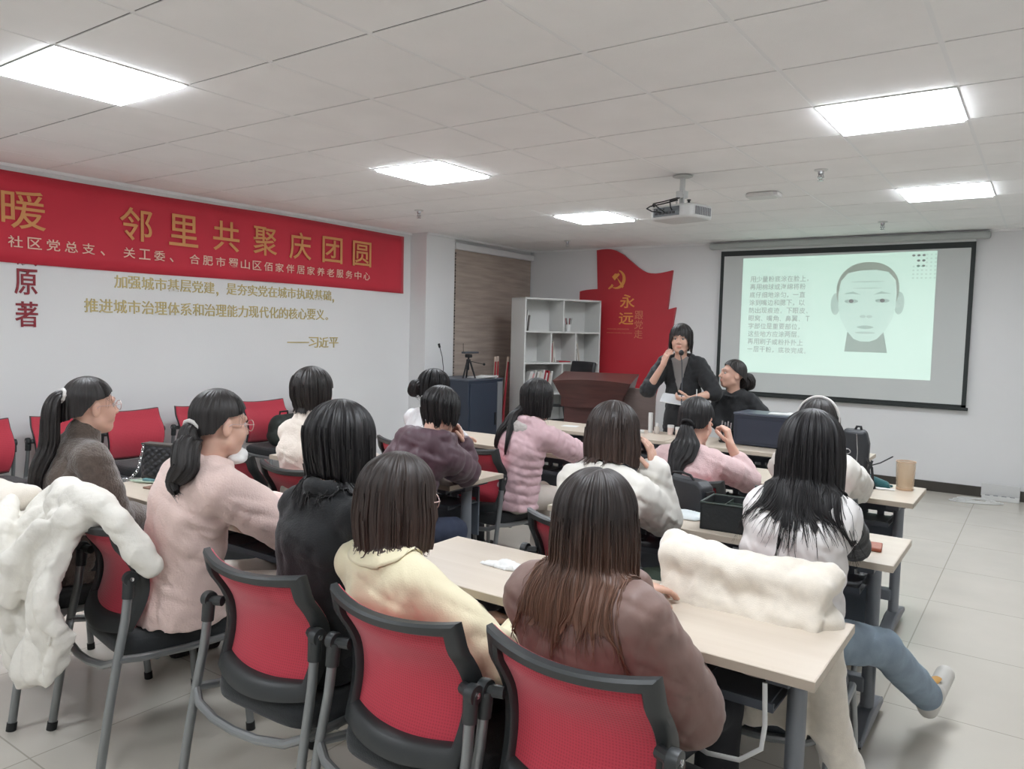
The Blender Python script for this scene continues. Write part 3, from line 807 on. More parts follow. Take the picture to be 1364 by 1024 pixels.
obj('cup', MB().lathe([(.03, 0), (.038, .09), (.034, .09), (.028, .006)], 20), M_WHITE, t)
for k, (a, b_, m_) in enumerate([(-.5, .1, BKR), (-.25, .2, M_BLACK), (.1, -.1, BKR), (.35, .1, M_BLACK), (.5, -.1, BKG)]):
    obj('pen', MB().tube([(a * .02, b_ * .02, .01), (a * .09, b_ * .09, .17)], .004, 8), m_, t)

# ------------------------------------------------------------------ equipment cabinet and what stands on it
t = thing('equipment_cabinet', 'dark blue-black equipment cabinet by the column under the small tripod', 'cabinet', (-2.86, 5.60, 0))
M_CAB = mat('cabinet_blue_black', (50, 58, 72), .45)
obj('body', MB().bx(-.3, .3, -.33, .33, .04, .985), M_CAB, t, smooth=0, bevel=.006)
obj('top_plate', MB().bx(-.305, .31, -.335, .335, .985, 1.0), mat('cabinet_top', (84, 92, 104), .4), t, smooth=0, bevel=.004)
obj('door', MB().bx(.301, .318, -.31, .2, .08, .95), M_CAB, t, smooth=0, bevel=.004)
obj('side_strip', MB().bx(.301, .315, .215, .315, .06, .96), mat('cabinet_strip', (150, 154, 158), .4, metal=.4), t, smooth=0, bevel=.003)
obj('handle', MB().bx(.318, .332, .15, .175, .45, .6), M_BLACK, t, smooth=0, bevel=.004)
f = MB()
for s in (-1, 1):
    for q in (-1, 1): f.lathe([(.03, 0), (.03, .04)], 12, (s * .25, q * .28, 0))
obj('foot', f, M_RUB, t)
t = thing('tabletop_tripod', 'small black tripod carrying a flat camera bar on the cabinet', 'tripod', (-2.75, 5.50, 1.0))
hb = .30
for k in range(3):
    a = 2 * PI * k / 3 + .4
    lg = obj('leg', MB().tube([(math.cos(a) * .02, math.sin(a) * .02, .2), (math.cos(a) * .085, math.sin(a) * .085, .006)], [.012, .009], 10), M_BLACK, t)
obj('column', MB().tube([(0, 0, .1), (0, 0, .27)], .011, 12).lathe([(.024, .185), (.028, .2), (.024, .225)], 16), M_BLACK, t)
obj('head', MB().bx(-.035, .035, -.03, .03, .245, .285), M_BLACK, t, bevel=.008)
obj('pan_handle', MB().tube([(.02, .02, .2), (.05, .22, .165)], .004, 8).ball((.052, .235, .163), .016), M_BLACK, t)
obj('camera_bar', MB().bx(-.03, .03, -.10, .16, .292, .315), M_DGREY, t, bevel=.006)
obj('antenna', MB().tube([(0, -.1, .31), (0, -.105, .41)], .003, 6), M_BLACK, t)
mb = MB()
for k in range(4):
    r = Matrix.Rotation(.25 * k - .3, 3, 'Z'); mb.box((.02 * k, .012 * k, .004 + k * .007), (.21, .29, .006), r)
tag(obj('paper_stack', mb, M_PAPER, loc=(-2.72, 5.72, 1.0), smooth=0), 'loose papers lying on the dark equipment cabinet', 'papers')
t = thing('gooseneck_microphone', 'thin black gooseneck microphone on the cabinet by the white column', 'microphone', (-2.98, 5.32, 1.0))
gp = [(0, 0, .0), (0, 0, .12), (-.005, -.02, .25), (-.01, -.06, .36)]
obj('base', MB().lathe([(.04, 0), (.04, .015), (.012, .022)], 16), M_BLACK, t)
obj('neck', MB().tube(gp, .004, 8), M_BLACK, t)
obj('head', MB().tube([(-.01, -.06, .355), (-.012, -.075, .40)], [.012, .014], 10), M_BLACK, t)
# rolled flags leaning in the corner
M_FLAG = mat('rolled_red_flag', (158, 40, 50), .7); M_POLE = mat('pale_flag_pole', (196, 176, 162), .5)
for k, (dx, dy, lx, lab) in enumerate([(0, 0, .05, 'rolled red flag on a pale pole leaning by the bookcase, left one of three'), (.06, .10, .10, 'rolled red flag on a pale pole leaning by the bookcase, middle one of three'), (.10, .22, .02, 'rolled red flag on a pale pole leaning against the blind, right one of three')]):
    b0 = Vector((-2.77 + dx * .5, 6.01 + dy * .4, 0)); tp = Vector((-.06 - lx, .20 + .04 * k, 1.24))
    t = thing('rolled_flag', lab, 'flag', b0, 0, 'rolled flags')
    obj('pole', MB().tube([(0, 0, .0), tp], .016, 10), M_POLE, t)
    obj('cloth', MB().tube([tp * .06 + Vector((.02, -.012, 0)), tp * .2 + Vector((.02, -.012, 0)), tp * .45 + Vector((.015, -.012, 0)), tp * .75 + Vector((.014, -.012, 0)), tp * .95 + Vector((.013, -.012, 0))], [.030, .030, .020, .014, .010], 14, sq=(1, .7)), M_FLAG, t)

# ------------------------------------------------------------------ lectern, office chair
M_DWOOD = wood_material('dark_mahogany', (70, 40, 38), (84, 50, 46), .38, (3, 3, 30))
lecx, lecy = -1.17, 5.72
t = thing('lectern', 'dark mahogany lectern with a wide flared top in front of the bookcase', 'lectern', (lecx, lecy, 0), .28)
W2 = .42
obj('body', MB().bx(-.30, .30, -.18, .2, .06, .80), M_DWOOD, t, smooth=0, bevel=.006)
obj('plinth', MB().bx(-.36, .36, -.24, .24, 0, .07), M_DWOOD, t, smooth=0, bevel=.01)
def lecturn_top():
    n = 24; top = []; 
    front = [(-W2 + 2 * W2 * k / n, -.24 - .08 * math.sin(PI * k / n)) for k in range(n + 1)]
    lowf = [(-.33 + .66 * k / n, -.20 - .05 * math.sin(PI * k / n)) for k in range(n + 1)]
    m_ = MB(); N = n + 1
    vs = [(x, y, 1.05 + .03 * math.sin(PI * k / n)) for k, (x, y) in enumerate(front)] + [(x, y, .88) for x, y in lowf] + [(x, y, .78) for x, y in lowf]
    vs += [(W2 * (2 * k / n - 1), .26, 1.13) for k in range(N)] + [(.33 * (2 * k / n - 1), .22, .78) for k in range(N)]
    fs = []
    for k in range(n):
        fs += [(k, k + N, k + 1 + N, k + 1), (k + N, k + 2 * N, k + 1 + 2 * N, k + 1 + N), (k, k + 1, k + 1 + 3 * N, k + 3 * N), (k + 2 * N, k + 4 * N, k + 1 + 4 * N, k + 1 + 2 * N), (k + 3 * N, k + 1 + 3 * N, k + 1 + 4 * N, k + 4 * N)]
    fs += [(0, 3 * N, 4 * N, 2 * N, N), (n, n + N, n + 2 * N, n + 4 * N, n + 3 * N)]
    return m_.add(vs, fs)
obj('flared_top', lecturn_top(), M_DWOOD, t, smooth=30)
obj('side_wing', MB().bx(.315, .66, -.10, -.07, .1, 1.0), wood_material('lighter_side_wood', (92, 78, 74), (102, 88, 84), .4, (3, 3, 30)), t, smooth=0, bevel=.004)
gk = MB().tube([(.56, -.085, .99), (.565, -.085, 1.04), (.585, -.09, 1.06), (.61, -.10, 1.04)], .006, 8).tube([(.605, -.1, 1.045), (.625, -.105, 1.02)], .012, 10)
obj('microphone', gk, M_METAL, t)
t = thing('office_chair', 'black office chair whose back shows above the lectern', 'chair', (-1.86, 6.30, 0), 2.75)
def ob(u, v):
    x = (u * 2 - 1) * (.24 - .02 * v); return (x, -.22 + .05 * (u * 2 - 1) ** 2 - .05 * v + .02 * math.sin(v * PI), .56 + v * .66)
o = obj('backrest', MB().grid(ob, 16, 16), mat('black_leatherette', (26, 26, 29), .4), t, smooth=60)
sm = o.modifiers.new('thick', 'SOLIDIFY'); sm.thickness = .05; sm.offset = 0
bv = o.modifiers.new('round', 'BEVEL'); bv.width = .018; bv.segments = 3
obj('seat', slab(.25, .25, .43, .51, 5), MATS['black_leatherette'], t, smooth=50, bevel=.025, seg=3)
obj('gas_column', MB().tube([(0, 0, .1), (0, 0, .43)], .025, 14), M_BLACK, t)
for k in range(5):
    a = 2 * PI * k / 5; lg = obj('leg', MB().tube([(0, 0, .11), (math.cos(a) * .29, math.sin(a) * .29, .075)], [.03, .02], 10), M_PLAST, t)
    obj('caster', MB().ball((math.cos(a) * .29, math.sin(a) * .29, .03), .03), M_RUB, lg)
for s in (-1, 1):
    obj('armrest', MB().tube([(s * .26, -.16, .5), (s * .29, -.15, .66), (s * .29, .12, .68)], [.016, .018, .022], 10), M_PLAST, t)
obj('label_tag', MB().bx(.12, .19, -.305, -.298, 1.11, 1.14), BKR, t, smooth=0)

# ------------------------------------------------------------------ soft-body modelling: distance fields meshed with surface nets
def V3(a): return np.array(a, np.float32)
def smin(a, b, k):
    if k <= 0: return np.minimum(a, b)
    h = np.maximum(k - np.abs(a - b), 0) / k
    return np.minimum(a, b) - h * h * k * .25
def smax(a, b, k): return -smin(-a, -b, k)

class Field:
    def __init__(s, lo, hi, h):
        s.h = h; s.lo = V3(lo); s.n = np.ceil((V3(hi) - s.lo) / h).astype(int) + 1
        s.ax = [s.lo[i] + h * np.arange(s.n[i], dtype=np.float32) for i in range(3)]
        s.F = np.full(s.n, .5, np.float32)
    def sl(s, lo, hi):
        out = []
        for i in range(3):
            a = int(max(0, math.floor((lo[i] - s.lo[i]) / s.h))); b = int(min(s.n[i], math.ceil((hi[i] - s.lo[i]) / s.h) + 1))
            if b - a < 1: return None
            out.append(slice(a, b))
        return tuple(out)
    def xyz(s, sl):
        return s.ax[0][sl[0]][:, None, None], s.ax[1][sl[1]][None, :, None], s.ax[2][sl[2]][None, None, :]
    def put(s, fn, lo, hi, k=.02, sub=False, pad=0.0):
        m = k + 3 * s.h + pad
        sl = s.sl(V3(lo) - m, V3(hi) + m)
        if sl is None: return s
        d = fn(*s.xyz(sl)).astype(np.float32)
        s.F[sl] = smax(s.F[sl], -d, k) if sub else smin(s.F[sl], d, k)
        return s
    def cap(s, a, b, ra, rb=None, k=.02, quilt=None, sub=False):
        a = V3(a); b = V3(b); rb = ra if rb is None else rb
        ab = b - a; L2 = float(ab @ ab) + 1e-12; L = math.sqrt(L2)
        def fn(X, Y, Z):
            px, py, pz = X - a[0], Y - a[1], Z - a[2]
            t = np.clip((px * ab[0] + py * ab[1] + pz * ab[2]) / L2, 0, 1)
            d = np.sqrt((px - t * ab[0]) ** 2 + (py - t * ab[1]) ** 2 + (pz - t * ab[2]) ** 2) - (ra + (rb - ra) * t)
            if quilt: d = d - quilt[1] * (np.abs(np.sin((t * L + quilt[2]) / quilt[0] * PI)) ** .6 - .6)
            return d
        r = max(ra, rb) + (quilt[1] if quilt else 0)
        return s.put(fn, np.minimum(a, b) - r, np.maximum(a, b) + r, k, sub)
    def chain(s, pts, rs, k=.02, quilt=None):
        off = 0.0
        for i in range(len(pts) - 1):
            q = None
            if quilt: q = (quilt[0], quilt[1], off)
            s.cap(pts[i], pts[i + 1], rs[i], rs[i + 1], k, q)
            off += float(np.linalg.norm(V3(pts[i + 1]) - V3(pts[i])))
        return s
    def ell(s, c, r, R=None, k=.02, sub=False):
        c = V3(c); r = V3(r); R = np.eye(3, dtype=np.float32) if R is None else np.asarray(R, np.float32)
        def fn(X, Y, Z):
            px, py, pz = X - c[0], Y - c[1], Z - c[2]
            q = [(px * R[0, i] + py * R[1, i] + pz * R[2, i]) for i in range(3)]
            k0 = np.sqrt((q[0] / r[0]) ** 2 + (q[1] / r[1]) ** 2 + (q[2] / r[2]) ** 2) + 1e-6
            k1 = np.sqrt((q[0] / r[0] ** 2) ** 2 + (q[1] / r[1] ** 2) ** 2 + (q[2] / r[2] ** 2) ** 2) + 1e-6
            return k0 * (k0 - 1) / k1
        m = float(r.max())
        return s.put(fn, c - m, c + m, k, sub)
    def loft(s, st, k=.03, quilt=None, e=2.4, right=(1, 0, 0)):
        """st: list of (centre, rx, ry); elliptical tube through the stations"""
        right = V3(right); off = 0.0
        for i in range(len(st) - 1):
            (a, ax_, ay_), (b, bx_, by_) = st[i], st[i + 1]
            a = V3(a); b = V3(b); ab = b - a; L = float(np.linalg.norm(ab)); ax = ab / L
            rt = right - ax * float(right @ ax); rt /= np.linalg.norm(rt); fw = np.cross(ax, rt)
            o_ = off
            def fn(X, Y, Z, a=a, ax=ax, rt=rt, fw=fw, L=L, ax_=ax_, ay_=ay_, bx_=bx_, by_=by_, o_=o_):
                px, py, pz = X - a[0], Y - a[1], Z - a[2]
                w_ = px * ax[0] + py * ax[1] + pz * ax[2]
                t = np.clip(w_ / L, 0, 1)
                u = px * rt[0] + py * rt[1] + pz * rt[2]; v = px * fw[0] + py * fw[1] + pz * fw[2]
                rx = ax_ + (bx_ - ax_) * t; ry = ay_ + (by_ - ay_) * t
                over = np.maximum(np.maximum(-w_, w_ - L), 0)
                q = (np.abs(u / rx) ** e + np.abs(v / ry) ** e) ** (1 / e)
                m = np.minimum(rx, ry)
                d = (np.sqrt(q * q + (over / m) ** 2) - 1) * m
                if quilt: d = d - quilt[1] * (np.abs(np.sin((w_ + o_) / quilt[0] * PI)) ** .6 - .6)
                return d
            r = max(ax_, ay_, bx_, by_) + (quilt[1] if quilt else 0)
            s.put(fn, np.minimum(a, b) - r, np.maximum(a, b) + r, k)
            off += L
        return s
    def wrinkle(s, amp, freq, seed=0, zs=1.0, shape=1):
        rg = np.random.RandomState(seed)
        X, Y, Z = s.xyz((slice(None),) * 3)
        band = np.abs(s.F) < amp * 3 + 3 * s.h
        idx = np.nonzero(band)
        x, y, z = s.ax[0][idx[0]], s.ax[1][idx[1]], s.ax[2][idx[2]] * zs
        o = np.zeros_like(x)
        for q in range(5):
            d = rg.randn(3); d /= np.linalg.norm(d); d2 = rg.randn(3)
            f = freq * (1 + .5 * q * .6)
            d[2] *= 1.5; ph_ = f * (d[0] * x + d[1] * y + d[2] * z) + rg.rand() * 6.3 + 1.7 * np.sin(f * .45 * (d2[0] * x + d2[1] * y + d2[2] * z) + rg.rand() * 6.3)
            env = .55 + .45 * np.sin(f * .3 * (d2[1] * x + d2[2] * y + d2[0] * z) + q)
            o += env * ((1.3 - 2.2 * np.abs(np.sin(ph_ * .5)) ** .75) if q < 3 else np.sin(ph_)) / (1 + .45 * q)
        s.F[idx] += (amp * .4 * o).astype(np.float32)
        return s
    def sample(s, P):
        g = (P - s.lo) / s.h; ok = np.all((g >= 0) & (g < s.n - 1.001), axis=1)
        gi = np.clip(np.floor(g).astype(int), 0, s.n - 2); f = np.clip(g - gi, 0, 1); out = np.zeros(len(P))
        for dx in (0, 1):
            for dy in (0, 1):
                for dz in (0, 1):
                    wt = (f[:, 0] if dx else 1 - f[:, 0]) * (f[:, 1] if dy else 1 - f[:, 1]) * (f[:, 2] if dz else 1 - f[:, 2])
                    out += wt * s.F[gi[:, 0] + dx, gi[:, 1] + dy, gi[:, 2] + dz]
        return np.where(ok, out, .5)
    def push(s, P, gap):
        """move points that sink into the volume out to gap above its surface"""
        for _ in range(3):
            d = s.sample(P); bad = d < gap
            if not bad.any(): break
            Q = P[bad]; e = s.h; G = np.stack([s.sample(Q + e * np.eye(3)[i]) - s.sample(Q - e * np.eye(3)[i]) for i in range(3)], 1)
            G /= np.linalg.norm(G, axis=1, keepdims=True) + 1e-6
            P[bad] = Q + G * np.minimum(gap - d[bad], .05)[:, None]
        return P
    def nets(s):
        F = s.F; ins = F < 0
        c = np.zeros(s.n - 1, np.uint8)
        for a in (0, 1):
            for b in (0, 1):
                for d in (0, 1):
                    c += ins[a:s.n[0] - 1 + a, b:s.n[1] - 1 + b, d:s.n[2] - 1 + d]
        act = np.nonzero((c > 0) & (c < 8)); n = len(act[0])
        ids = np.full(s.n - 1, -1, np.int32); ids[act] = np.arange(n)
        cor = {}
        for a in (0, 1):
            for b in (0, 1):
                for d in (0, 1): cor[(a, b, d)] = F[act[0] + a, act[1] + b, act[2] + d]
        acc = np.zeros((n, 3), np.float32); cnt = np.zeros(n, np.float32)
        K = list(cor)
        for p in K:
            for i in range(3):
                if p[i]: continue
                q = list(p); q[i] = 1; q = tuple(q)
                va, vb = cor[p], cor[q]; cr = (va < 0) != (vb < 0)
                t = np.where(cr, va / np.where(cr, va - vb, 1), 0)
                base = np.array(p, np.float32)
                for ax in range(3):
                    acc[:, ax] += np.where(cr, base[ax] + (t if ax == i else 0), 0)
                cnt += cr
        P = s.lo + s.h * (np.stack(act, 1) + acc / cnt[:, None])
        quads = []
        for i in range(3):
            j, k = (i + 1) % 3, (i + 2) % 3
            sa = [slice(None)] * 3; sb = [slice(None)] * 3
            sa[i] = slice(0, s.n[i] - 1); sb[i] = slice(1, s.n[i])
            A = ins[tuple(sa)]; B = ins[tuple(sb)]
            e = np.nonzero(A != B)
            ok = (e[j] > 0) & (e[k] > 0) & (e[j] < s.n[j] - 1) & (e[k] < s.n[k] - 1)
            e = [q[ok] for q in e]; flip = A[tuple(e)]
            def gid(dj, dk):
                q = [None] * 3; q[i] = e[i]; q[j] = e[j] - dj; q[k] = e[k] - dk
                return ids[tuple(q)]
            Q = np.stack([gid(1, 1), gid(0, 1), gid(0, 0), gid(1, 0)], 1)
            Q[~flip] = Q[~flip][:, ::-1]
            quads.append(Q)
        return P, np.concatenate(quads)

def field_obj(name, fld, m, parent, tint=None):
    P, Q = fld.nets()
    me = bpy.data.meshes.new(name)
    me.vertices.add(len(P)); me.vertices.foreach_set('co', P.astype(np.float32).ravel())
    me.loops.add(len(Q) * 4); me.loops.foreach_set('vertex_index', Q.astype(np.int32).ravel())
    me.polygons.add(len(Q)); me.polygons.foreach_set('loop_start', np.arange(0, len(Q) * 4, 4, dtype=np.int32))
    me.update(calc_edges=True); me.validate()
    me.polygons.foreach_set('use_smooth', np.ones(len(me.polygons), bool))
    if tint is not None:
        c = tint(P); at = me.color_attributes.new('tint', 'FLOAT_COLOR', 'POINT')
        at.data.foreach_set('color', np.concatenate([c, np.ones((len(c), 1))], 1).astype(np.float32).ravel())
    return link_mesh(name, me, m, parent)

# ------------------------------------------------------------------ people
M_SKIN = mat('skin', (214, 172, 152), .5, sss=.12, tint=True, bump=.03, bscale=90)
M_EYEW = mat('eye_white', (176, 166, 160), .3); M_IRIS = mat('dark_iris', (28, 20, 17), .15)
H_BLACK = hair_material('black_hair', (27, 25, 26))
H_SOFT = hair_material('soft_black_hair', (36, 32, 31))
H_DBROWN = hair_material('dark_brown_hair', (44, 36, 33), (66, 50, 44), start=.3)
H_BROWN = hair_material('brown_dyed_hair', (42, 35, 33), (104, 72, 56), start=.35, end=.85)
M_DENIM = mat('blue_denim', (136, 152, 166), .85, var=.18, vscale=9, bump=.2, bscale=300)
M_DDENIM = mat('dark_denim', (50, 58, 78), .85, var=.15, vscale=9, bump=.2, bscale=300)
M_DTROU = mat('dark_trousers', (36, 37, 42), .85, bump=.15, bscale=250)
M_WTROU = mat('off_white_trousers', (206, 197, 188), .85, bump=.15, bscale=200)
M_SHOEW = mat('white_shoe', (205, 202, 196), .55)
M_SHOED = mat('dark_shoe', (38, 36, 36), .5)

def rotm(yaw=0, pitch=0, roll=0):
    """head axes: pitch>0 nods down, yaw>0 turns to the person's left, roll>0 leans to the right"""
    return np.array(Matrix.Rotation(yaw, 3, 'Z') @ Matrix.Rotation(-pitch, 3, 'X') @ Matrix.Rotation(roll, 3, 'Y'), np.float32)

def head_field(B, c, R):
    P = lambda x, y, z: c + R @ V3((x, y, z))
    B.ell(P(0, -.014, .030), (.073, .090, .086), R, .02)
    B.ell(P(0, .020, -.035), (.060, .070, .086), R, .03)
    B.ell(P(0, .058, -.092), (.024, .022, .020), R, .03)
    for s in (-1, 1):
        B.ell(P(s * .036, .056, -.036), (.026, .026, .028), R, .025)
        B.cap(P(s * .052, .005, -.066), P(s * .018, .058, -.094), .018, .016, .025)
        B.cap(P(s * .012, .088, .026), P(s * .048, .068, .024), .009, .009, .018)
        B.ell(P(s * .032, .100, .003), (.017, .018, .010), R, .016, True)
        B.ell(P(s * .076, -.012, -.012), (.009, .019, .031), R, .01)
        B.ell(P(s * .0825, -.004, -.010), (.004, .009, .016), R, .006, True)
    B.cap(P(0, .085, .012), P(0, .104, -.026), .007, .009, .014)
    B.ell(P(0, .106, -.031), (.011, .010, .009), R, .010)
    for s in (-1, 1): B.ell(P(s * .011, .096, -.034), (.007, .009, .007), R, .008)
    B.ell(P(0, .086, -.061), (.021, .011, .006), R, .009)
    B.ell(P(0, .085, -.070), (.018, .011, .007), R, .008)
    B.ell(P(0, .097, -.0655), (.020, .005, .0016), R, .003, True)

def face_tint(c, R):
    def f(P):
        q = (P - c) @ R
        x, y, z = q[:, 0], q[:, 1], q[:, 2]
        col = np.ones((len(P), 3))
        lip = np.exp(-((x / .019) ** 4 + ((z + .0655) / .0095) ** 4)) * (y > .07)
        brow = np.exp(-(((np.abs(x) - .031) / .019) ** 4 + ((z - .0255 - .006 * np.cos((np.abs(x) - .03) * 60)) / .0045) ** 4)) * (y > .05)
        chk = np.exp(-(((np.abs(x) - .04) / .022) ** 2 + ((z + .03) / .022) ** 2)) * (y > .03)
        lash = np.exp(-(((np.abs(x) - .032) / .016) ** 4 + ((z - .0075) / .0028) ** 2)) * (y > .06)
        for w_, tc in ((chk * .35, (1.0, .86, .84)), (lip * .85, (.86, .50, .48)), (brow * .9, (.22, .17, .16)), (lash * .85, (.15, .12, .12))):
            col = col * (1 - w_[:, None]) + col * np.array(tc) * w_[:, None]
        return col
    return f

def hand_field(B, W, d, n, side, curl=.5, thumb=.5, pinch=0.0):
    """W wrist; d towards the knuckles; n palm-facing normal; side +1/-1 chooses the thumb side; five separate bent digits"""
    W = V3(W); d = V3(d); d /= np.linalg.norm(d); n = V3(n); n = n - d * float(n @ d); n /= np.linalg.norm(n); s = np.cross(d, n) * side
    offs = (.029, .010, -.010, -.028)
    for o in offs: B.cap(W + d * .008 + s * o * .55, W + d * .080 + s * o, .0145, .0105, .012)
    L = (.068, .076, .070, .054)
    for i, o in enumerate(offs):
        p = W + d * .083 + s * o; a = 0.0; r = .0092 - .0005 * (i == 3)
        dd = d + s * (o * 2.0)
        cu = curl * (1 + .12 * i) + (pinch if i == 0 else 0)
        for f, st in ((.45, .7), (.31, 1.1), (.24, .8)):
            a += cu * st
            q = p + (dd * math.cos(a) + n * math.sin(a)) * L[i] * f
            B.cap(p, q, r, r - .0009, .004); p = q; r -= .0009
    p = W + d * .018 + s * .024; B.cap(W + d * .02, p, .014, .013, .012)
    for f, (a, b, cc) in ((.040, (.65, .72, .25)), (.032, (.85, .35, .35 + .3 * thumb)), (.026, (.9, .1, .4 + .5 * thumb))):
        v = d * a + s * b + n * cc; v /= np.linalg.norm(v); q = p + v * f
        B.cap(p, q, .0108, .0095, .005); p = q

def hair_obj(name, c, R, st, m, parent, collide=(), seed=0, down=(0, 0, -1)):
    """hair shell hanging from the skull: rows run from the crown to the tips, tips follow st['len'] by azimuth"""
    rg = np.random.RandomState(seed)
    nphi, nt = st.get('nphi', 240), 64
    vol = st.get('vol', .016)
    ax, ay, az = .073 + vol, .090 + vol, .086 + vol
    cc = V3((0, -.014, .030))
    down = V3(down) @ R    # in head axes
    down = down / np.linalg.norm(down)
    ph = np.linspace(-PI, PI, nphi, endpoint=False)
    key = st['len']; deg = np.abs(np.degrees(ph))
    if st.get('asym'):
        dg = np.degrees(ph); zl = np.interp(dg, [k[0] for k in st['asym']], [k[1] for k in st['asym']])
    else: zl = np.interp(deg, [k[0] for k in key], [k[1] for k in key])
    jag = st.get('jag', .012)
    nz = np.zeros(nphi)
    for f in (5, 11, 23, 47, 80): nz += np.sin(ph * f + rg.rand() * 6.3) * rg.uniform(.4, 1) / (1 + f / 40)
    zl = zl + jag * nz * np.where(zl < 0.02, 1, .25)
    S_sk = .15
    rows = np.linspace(0, 1, nt)
    zeq = cc[2]
    fl = st.get('flare', [(0, 1), (1, 1)])
    V = np.zeros((nphi, nt, 3)); UV = np.zeros((nphi, nt, 2))
    g1 = [(f, rg.rand() * 6.3, rg.uniform(-1.5, 1.5)) for f in (17, 29, 43, 61, 97)]
    for i in range(nphi):
        z_end = zl[i]
        if z_end >= zeq: th_end = math.acos(min(.999, max(-1, (z_end - zeq) / az))); hang = 0.0
        else: th_end = PI / 2; hang = zeq - z_end
        tot = th_end * .095 + hang
        s_ = rows * tot; th = np.minimum(s_ / .095, th_end); h = np.maximum(0, s_ - th_end * .095)
        u = h / max(.05, st.get('ref', .2))
        mult = np.interp(u, [k[0] for k in fl], [k[1] for k in fl])
        gx = np.sin(th) * math.sin(ph[i]) * ax * mult; gy = np.sin(th) * math.cos(ph[i]) * ay * mult
        back = max(0, -math.cos(ph[i])); 
        gy = gy + np.minimum(h, .10) * st.get('nape', .0) * back
        gz = np.cos(th) * az
        gr = np.zeros(nt)
        for f, p0, tw in g1: gr += np.sin(ph[i] * f + p0 + tw * rows * 1.2) / (1 + f / 30)
        amp = st.get('groove', .0028) * np.minimum(1, th / .7)
        rr = 1 + amp * gr / .09
        p = np.stack([gx * rr, gy * rr, gz + 0 * gx], 1)
        if st.get('part') is not None:
            dx = p[:, 0] - st['part']; p[:, 2] -= .010 * np.exp(-(dx / .008) ** 2) * (p[:, 1] > -.05) * (gz > .6 * az)
        p = p + cc + h[:, None] * down
        V[i] = p; UV[i, :, 0] = i / nphi; UV[i, :, 1] = s_ / max(.12, st.get('vref', tot))
    P = (V.reshape(-1, 3) @ R.T) + c
    for fld in collide: P = fld.push(P, .007)
    P = P.reshape(nphi, nt, 3)
    if collide:
        for _ in range(5): P[:, 1:-1] = P[:, 1:-1] * .5 + (P[:, :-2] + P[:, 2:]) * .25
    vs = P.reshape(-1, 3); idx = np.arange(nphi * nt).reshape(nphi, nt)
    A = idx; B_ = np.roll(idx, -1, 0)
    Q = np.stack([A[:, :-1], A[:, 1:], B_[:, 1:], B_[:, :-1]], -1).reshape(-1, 4)
    uv = UV.reshape(-1, 2); allv = [vs]; allq = [Q]; alluv = [uv]; nb = len(vs)
    # locks: tapered strands that continue past the hem
    for q in range(st.get('locks', 60)):
        a0, a1 = st.get('lock_range', (60, 180)); sg = rg.choice((-1, 1))
        if st.get('lock_side'): sg = st['lock_side']
        a = math.radians(rg.uniform(a0, a1)) * sg
        i = int((a + PI) / (2 * PI) * nphi) % nphi
        j0 = int(nt * rg.uniform(.35, .7)); path = P[i, j0:]
        if len(path) < 6: continue
        ext = rg.uniform(*st.get('lock_ext', (.0, .03)))
        out = path - (c + R @ cc); out[:, 2] = 0; out /= np.linalg.norm(out, axis=1, keepdims=True) + 1e-6
        dr = path[-1] - path[-4]; dr /= np.linalg.norm(dr) + 1e-6; dr = dr * .5 + V3((0, 0, -1)) * .5
        sw = rg.uniform(-1, 1, 3) * .012; sw[2] = 0
        tail = path[-1] + dr[None] * np.linspace(.1, 1, 7)[:, None] * ext + sw * (np.linspace(.1, 1, 7)[:, None] ** 2)
        pts = np.concatenate([path + out * rg.uniform(.0005, .004), tail + out[-1] * .002])[::2]
        for fld in collide: pts = fld.push(pts, .006)
        n = len(pts); r = st.get('lock_r', .0035) * rg.uniform(.6, 1.4) * np.linspace(1, .12, n) ** .8
        tg = np.gradient(pts, axis=0); tg /= np.linalg.norm(tg, axis=1, keepdims=True) + 1e-6
        nn = np.cross(tg, out[0]); nn /= np.linalg.norm(nn, axis=1, keepdims=True) + 1e-6; mm = np.cross(tg, nn)
        ring = [(1.3, 0), (0, .8), (-1.3, 0), (0, -.8)]
        tv = np.stack([pts + (nn * a_ + mm * b_) * r[:, None] for a_, b_ in ring], 1).reshape(-1, 3)
        ti = np.arange(n * 4).reshape(n, 4) + nb
        tq = np.stack([ti[:-1], np.roll(ti, -1, 1)[:-1], np.roll(ti, -1, 1)[1:], ti[1:]], -1).reshape(-1, 4)
        allv.append(tv); allq.append(tq); nb += len(tv)
        alluv.append(np.stack([np.full(n * 4, rg.rand()), np.repeat(np.linspace(j0 / nt, 1.1, n), 4)], 1))
    return grid_obj(name, np.concatenate(allv), np.concatenate(allq), np.concatenate(alluv), m, parent, thick=.004)

def grid_obj(name, P, Q, uv, m, parent, thick=0):
    me = bpy.data.meshes.new(name)
    me.vertices.add(len(P)); me.vertices.foreach_set('co', P.astype(np.float32).ravel())
    me.loops.add(len(Q) * 4); me.loops.foreach_set('vertex_index', Q.astype(np.int32).ravel())
    me.polygons.add(len(Q)); me.polygons.foreach_set('loop_start', np.arange(0, len(Q) * 4, 4, dtype=np.int32))
    me.update(calc_edges=True)
    me.polygons.foreach_set('use_smooth', np.ones(len(Q), bool))
    l = me.uv_layers.new(name='strand'); l.data.foreach_set('uv', uv[Q.ravel()].astype(np.float32).ravel())
    return link_mesh(name, me, m, parent)

